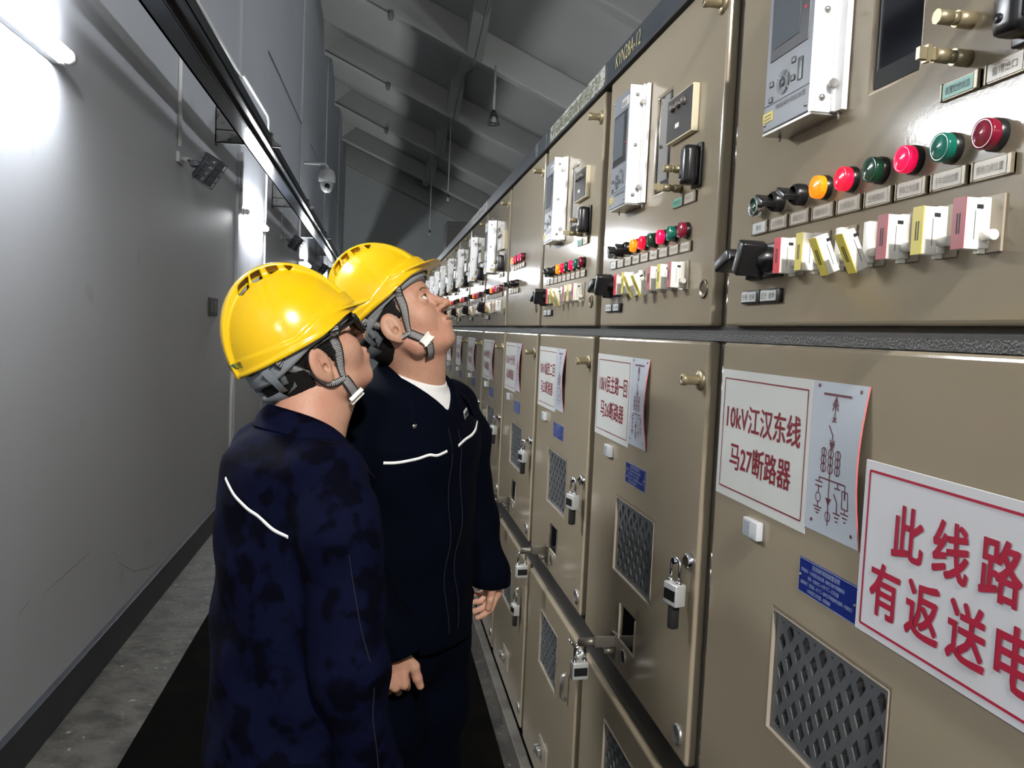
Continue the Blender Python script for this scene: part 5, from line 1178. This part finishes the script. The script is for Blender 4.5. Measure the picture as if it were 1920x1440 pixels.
# ---- left worker (nearer), seen from behind his right shoulder
R3 = math.radians
P1 = dict(pos=(-0.135, 1.515), az=64, head=(-0.121, 1.545, 1.507), haz=70, hpitch=39, face=(1.0, 1.0), neck=(0.012, 0.0, 1.400), open=None, fold=0.0060, seed=0.7, cloth=NAVY, hem=0.745, hemslope=0.0,
          torso=[(0.66, 0.0, 0, 0.150, 0.195), (0.80, 0.0, 0, 0.150, 0.192), (0.98, 0.0, 0, 0.142, 0.185), (1.15, 0.0, 0, 0.142, 0.195), (1.26, -0.005, 0, 0.132, 0.200), (1.33, -0.012, 0, 0.108, 0.160), (1.375, -0.010, 0, 0.078, 0.095), (1.395, -0.006, 0, 0.060, 0.066)],
          arms=[[((-0.010, -0.150, 1.315), 0.066), ((-0.005, -0.205, 1.24), 0.064), ((0.010, -0.225, 1.02), 0.058), ((0.060, -0.205, 0.80), 0.048), ((0.075, -0.200, 0.74), 0.046)],
                [((-0.010, 0.150, 1.315), 0.066), ((-0.005, 0.205, 1.24), 0.064), ((0.010, 0.225, 1.02), 0.058), ((0.060, 0.205, 0.80), 0.048), ((0.075, 0.200, 0.74), 0.046)]],
          cuffs=[((0.068, -0.203, 0.765), (0.1, 0, -1)), ((0.068, 0.203, 0.765), (0.1, 0, -1))],
          legs=[[((0.0, -0.085, 0.84), 0.105), ((0.01, -0.095, 0.60), 0.085), ((0.0, -0.10, 0.45), 0.075), ((-0.01, -0.10, 0.12), 0.062)], [((0.0, 0.085, 0.84), 0.105), ((0.01, 0.095, 0.60), 0.085), ((0.0, 0.10, 0.45), 0.075), ((-0.01, 0.10, 0.12), 0.062)]],
          feet=[(0.0, -0.10, -0.1), (0.0, 0.10, 0.1)])
MT1 = frame_mat((P1['pos'][0], P1['pos'][1], 0), P1['az'], 0)
def hand_mat(MT, wrist, fdir, back):
    f = Vector(fdir).normalized(); b = Vector(back); b = (b - f * b.dot(f)).normalized(); y = b.cross(f)
    return MT @ Matrix(((f.x, y.x, b.x, wrist[0]), (f.y, y.y, b.y, wrist[1]), (f.z, y.z, b.z, wrist[2]), (0, 0, 0, 1)))
RELAX = [(0.35, 0.45, 0.3), (0.40, 0.5, 0.35), (0.45, 0.55, 0.35), (0.5, 0.6, 0.4)]
TH = [(0.55, 0.75, -0.35, 0.035), (0.85, 0.35, -0.4, 0.030), (0.9, 0.15, -0.4, 0.024)]
P1['hands'] = [dict(M=hand_mat(MT1, (0.072, -0.202, 0.755), (0.1, 0, -1), (0.3, -1, 0)), curl=RELAX, thumb=TH, mirror=1),
               dict(M=hand_mat(MT1, (0.072, 0.202, 0.755), (0.1, 0, -1), (0.3, 1, 0)), curl=RELAX, thumb=TH, mirror=-1)]
p1, MT, MH, MHT, hs1, jk1, nk1, j1 = make_person(P1)
nb = P1['neck']
hm1 = lambda X, A, Z: np.minimum(np.minimum(np.maximum(X - 0.040, -(Z - 0.020) + np.clip((X - 0.030) * 1.5, -0.01, 0.05)), np.maximum(np.abs(X - 0.024) - 0.010 + np.clip(-(Z - 0.005), 0, 1) * 0.25, -(Z + 0.018))), np.maximum(X + 0.030, -(Z + 0.100) + X * 0.25))
make_head_parts(p1, MH, lambda X, Y, Z: head_sdf(X, Y, Z, *P1['face'], ears=False), hm1, 0.0045, 3, True)
MH1 = frame_mat((-0.139, 1.545, 1.547), 78, 32); P1['hairoff'] = 0.0065; P1['strap'] = (-0.014, 0.009); P1['bi'] = 8; make_helmet(p1, MH1, MH, P1['face'], P1)
collar(p1, MT, nb, nk1, jk1, [(-18, 1.335, 1.285, 0.082, 0.135), (-32, 1.352, 1.292, 0.080, 0.128), (-55, 1.378, 1.328, 0.076, 0.112), (-80, 1.400, 1.358, 0.073, 0.104), (-110, 1.416, 1.376, 0.070, 0.102), (-145, 1.426, 1.388, 0.070, 0.102), (-180, 1.430, 1.390, 0.070, 0.103), (-215, 1.426, 1.388, 0.070, 0.102), (-250, 1.416, 1.376, 0.070, 0.102), (-280, 1.400, 1.358, 0.073, 0.104), (-305, 1.378, 1.328, 0.076, 0.112), (-328, 1.352, 1.292, 0.080, 0.128), (-342, 1.335, 1.285, 0.082, 0.135)], NAVY)
piping(p1, MT, jk1, [(-0.16, -0.01, 1.305), (-0.155, -0.06, 1.280), (-0.13, -0.13, 1.250), (-0.10, -0.175, 1.225)], 36, 0.0055)
piping(p1, MT, jk1, [(0.125, -0.090, 1.245), (0.118, -0.105, 1.215), (0.100, -0.130, 1.190)], 14, 0.004)
piping(p1, MT, jk1, [(-0.02, -0.27, 1.22), (0.0, -0.28, 1.1), (0.03, -0.28, 0.95), (0.06, -0.27, 0.80)], 40, 0.0016, 'sleeve_seam', SEAM, 0.0006)
# spectacles
m = MB()
for sg in (-1, 1):
    m.tube([(-0.030, sg * 0.076, 0.010), (-0.012, sg * 0.079, 0.028), (0.006, sg * 0.0815, 0.031), (0.040, sg * 0.080, 0.028), (0.098, sg * 0.072, 0.024)], 0.0030, 8)
    m.box(0.092, 0.101, sg * 0.0705 - 0.004, sg * 0.0705 + 0.004, 0.018, 0.034, 0.002)
    pts = []
    for k in range(25):
        a = 2 * math.pi * k / 24; c_, s_ = math.cos(a), math.sin(a); e = 0.62; pts.append((0.1035 - 0.006 * (abs(c_) ** e * (1 if c_ * sg > 0 else -1) > 0.2), sg * 0.038 + 0.028 * math.copysign(abs(c_) ** e, c_), 0.012 + 0.0195 * math.copysign(abs(s_) ** e, s_)))
    m.tube(pts, 0.0036, 8)
m.tube([(0.1045, -0.010, 0.020), (0.107, 0, 0.022), (0.1045, 0.010, 0.020)], 0.0028, 8)
g_ = m.build('spectacles', BLACK, p1); g_.matrix_world = MH
m = MB()
for sg in (-1, 1): m.box(0.1010, 0.1025, sg * 0.038 - 0.026, sg * 0.038 + 0.026, -0.0065, 0.0305, 0.0005)
l_ = m.build('spectacle_lenses', mat('lens_glass', (0.06, 0.065, 0.07), 0.05, trans=0.6, ior=1.3), p1); l_.matrix_world = MH
tag(p1, 'person in yellow helmet, black glasses and damp navy jacket, nearer the camera, looking up', 'person', 'workers inspecting the cabinets')

# ---- right worker, chest turned towards the camera
P2 = dict(pos=(0.088, 1.892), az=134, head=(0.058, 1.863, 1.577), haz=108, hpitch=40, face=(1.0, 1.02), neck=(-0.005, 0.005, 1.468), open=1.400, fold=0.0048, seed=2.1, cloth=NAVY2, hem=0.875, hemslope=0.06,
          torso=[(0.80, 0.0, 0, 0.135, 0.185), (0.92, 0.0, 0, 0.138, 0.185), (1.05, 0.0, 0, 0.130, 0.178), (1.20, 0.0, 0, 0.130, 0.190), (1.32, 0.0, 0, 0.128, 0.200), (1.40, -0.01, 0, 0.112, 0.170), (1.45, -0.012, 0, 0.088, 0.110), (1.50, -0.010, 0, 0.070, 0.075)],
          arms=[[((-0.015, 0.155, 1.390), 0.066), ((-0.010, 0.205, 1.31), 0.063), ((0.015, 0.238, 1.10), 0.054), ((0.064, 0.247, 0.98), 0.044), ((0.078, 0.249, 0.935), 0.041)],
                [((-0.015, -0.160, 1.390), 0.066), ((-0.010, -0.215, 1.31), 0.064), ((0.015, -0.230, 1.12), 0.058), ((0.115, -0.170, 0.955), 0.047), ((0.132, -0.160, 0.91), 0.045)]],
          cuffs=[((0.066, 0.250, 0.950), (0.05, 0, -1)), ((0.130, -0.160, 0.915), (0.30, 0.15, -0.9))],
          legs=[[((0.0, -0.080, 0.93), 0.108), ((0.01, -0.085, 0.66), 0.090), ((0.0, -0.09, 0.48), 0.078), ((-0.01, -0.09, 0.12), 0.064)], [((0.0, 0.080, 0.93), 0.108), ((0.01, 0.085, 0.66), 0.090), ((0.0, 0.09, 0.48), 0.078), ((-0.01, 0.09, 0.12), 0.064)]],
          feet=[(0.0, -0.10, -0.15), (0.0, 0.10, 0.15)])
zz = lambda z: z if z < 0.7 else 1.575 - (1.575 - z) * (1.045 if z > 0.75 else 1.0)
P2['neck'] = (P2['neck'][0], P2['neck'][1], zz(P2['neck'][2])); P2['open'] = zz(P2['open']); P2['hem'] = zz(P2['hem'])
P2['torso'] = [(zz(a), b, c, d, e) for a, b, c, d, e in P2['torso']]; P2['arms'] = [[((p[0], p[1], zz(p[2])), r) for p, r in a] for a in P2['arms']]
P2['cuffs'] = [((p[0], p[1], zz(p[2])), d) for p, d in P2['cuffs']]
MT2 = frame_mat((P2['pos'][0], P2['pos'][1], 0), P2['az'], 0)
MTi = MT2.to_3x3().inverted()
def w2l(v): return tuple(MTi @ Vector(v))
FIST = [(1.15, 1.35, 0.8), (1.05, 1.4, 0.8), (1.0, 1.4, 0.8), (0.95, 1.4, 0.8)]
CURLL = [(0.45, 0.55, 0.30), (0.75, 0.60, 0.35), (0.95, 0.62, 0.35), (1.05, 0.65, 0.4)]
P2['hands'] = [dict(size=0.90, M=hand_mat(MT2, (0.062, 0.258, zz(1.004)), w2l((0.03, -0.03, -1)), w2l((1.0, 0.25, 0))), curl=CURLL, thumb=[(0.96, 0.22, -0.25, 0.036), (1.0, 0.02, -0.22, 0.030), (1.0, -0.08, -0.22, 0.024)], mirror=-1),
               dict(M=hand_mat(MT2, (0.112, -0.176, zz(0.934)), w2l((0.05, -0.10, -1.0)), w2l((-0.15, -1.0, 0.25))), curl=FIST, thumb=[(0.70, 0.62, -0.15, 0.028), (1.0, 0.22, -0.15, 0.026), (0.95, 0.30, -0.2, 0.020)], mirror=1)]
p2, MT, MH, MHT, hs2, jk2, nk2, j2 = make_person(P2)
nb = P2['neck']
hm2 = lambda X, A, Z: np.minimum(np.minimum(np.maximum(X - 0.034, -(Z - 0.022) + np.clip((X - 0.020) * 1.2, -0.01, 0.05)), np.maximum(np.abs(X - 0.021) - 0.007, -(Z - 0.006))), np.maximum(X + 0.034, -(Z + 0.055) + X * 0.25))
make_head_parts(p2, MH, lambda X, Y, Z: head_sdf(X, Y, Z, *P2['face'], ears=False), hm2, 0.0016, 9, False)
MH2 = frame_mat((0.029, 1.875, 1.633), 105, 42); P2['hairoff'] = 0.0045; P2['strap'] = (-0.038, 0.007); P2['bi'] = 7; make_helmet(p2, MH2, MH, P2['face'], P2)
# white t-shirt showing in the open collar
def tee(X, Y, Z):
    d = sm(loft(X, Y, Z, [(z, cx, cy, ax_ - 0.014, ay - 0.02) for z, cx, cy, ax_, ay in P2['torso']]), ell(X, Y, Z, (nb[0] - 0.01, nb[1], nb[2] - 0.105), (0.098, 0.16, 0.080)), 0.04)
    d = sm(d, nk2(X, Y, Z, 0.004), 0.01); return smx(smx(d, Z - (nb[2] + 0.010 - (X - nb[0]) * 0.35), 0.006), 1.20 - Z, 0.01)
V, Q = snet(tee, (-0.16, -0.22, 1.18), (0.17, 0.22, 1.50), 0.004); o = mesh_np('t_shirt', V, Q, TEE, p2); o.matrix_world = MT
collar(p2, MT, nb, nk2, jk2, [(-44, 1.430, 1.360, 0.100, 0.150), (-56, 1.450, 1.380, 0.088, 0.132), (-80, 1.478, 1.425, 0.078, 0.112), (-110, 1.492, 1.445, 0.074, 0.106), (-150, 1.500, 1.455, 0.073, 0.105), (180, 1.502, 1.456, 0.073, 0.105), (150, 1.500, 1.455, 0.073, 0.105), (110, 1.492, 1.445, 0.074, 0.106), (80, 1.478, 1.425, 0.078, 0.112), (56, 1.450, 1.380, 0.088, 0.132), (44, 1.430, 1.360, 0.100, 0.150)], NAVY2)
piping(p2, MT, jk2, [(0.13, -0.20, 1.290), (0.16, -0.13, 1.292), (0.17, -0.035, 1.322)], 30, 0.006)
piping(p2, MT, jk2, [(0.17, 0.010, 1.328), (0.14, 0.09, 1.340), (0.08, 0.17, 1.356)], 24, 0.006)
for yy, nm in ((-0.022, 'placket_seam'), (0.020, 'placket_seam')): piping(p2, MT, jk2, [(0.2, yy, 1.37), (0.2, yy, 1.15), (0.2, yy, 0.90)], 50, 0.0012, nm, SEAM, 0.0006)
piping(p2, MT, jk2, [(0.16, 0.072, 1.405), (0.14, 0.108, 1.412)], 8, 0.019, 'chest_badge', mat('badge_grey', (0.42, 0.45, 0.48), 0.5), 0.0015)
piping(p2, MT, jk2, [(0.16, 0.077, 1.406), (0.14, 0.103, 1.411)], 8, 0.007, 'badge_mark', BLACKINK, 0.0035)
P_, g_ = project(jk2, [(0.15, -0.125, 1.385)], off=0.001)
m = MB(); m.lathe([(0.0, 0.004), (0.005, 0.0035), (0.006, 0.0)], tuple(P_[0]), 'x', 14); o = m.build('snap_button', STEEL, p2); o.matrix_world = MT
tag(p2, 'person in yellow helmet and navy jacket over white shirt, looking up, without glasses', 'person', 'workers inspecting the cabinets')
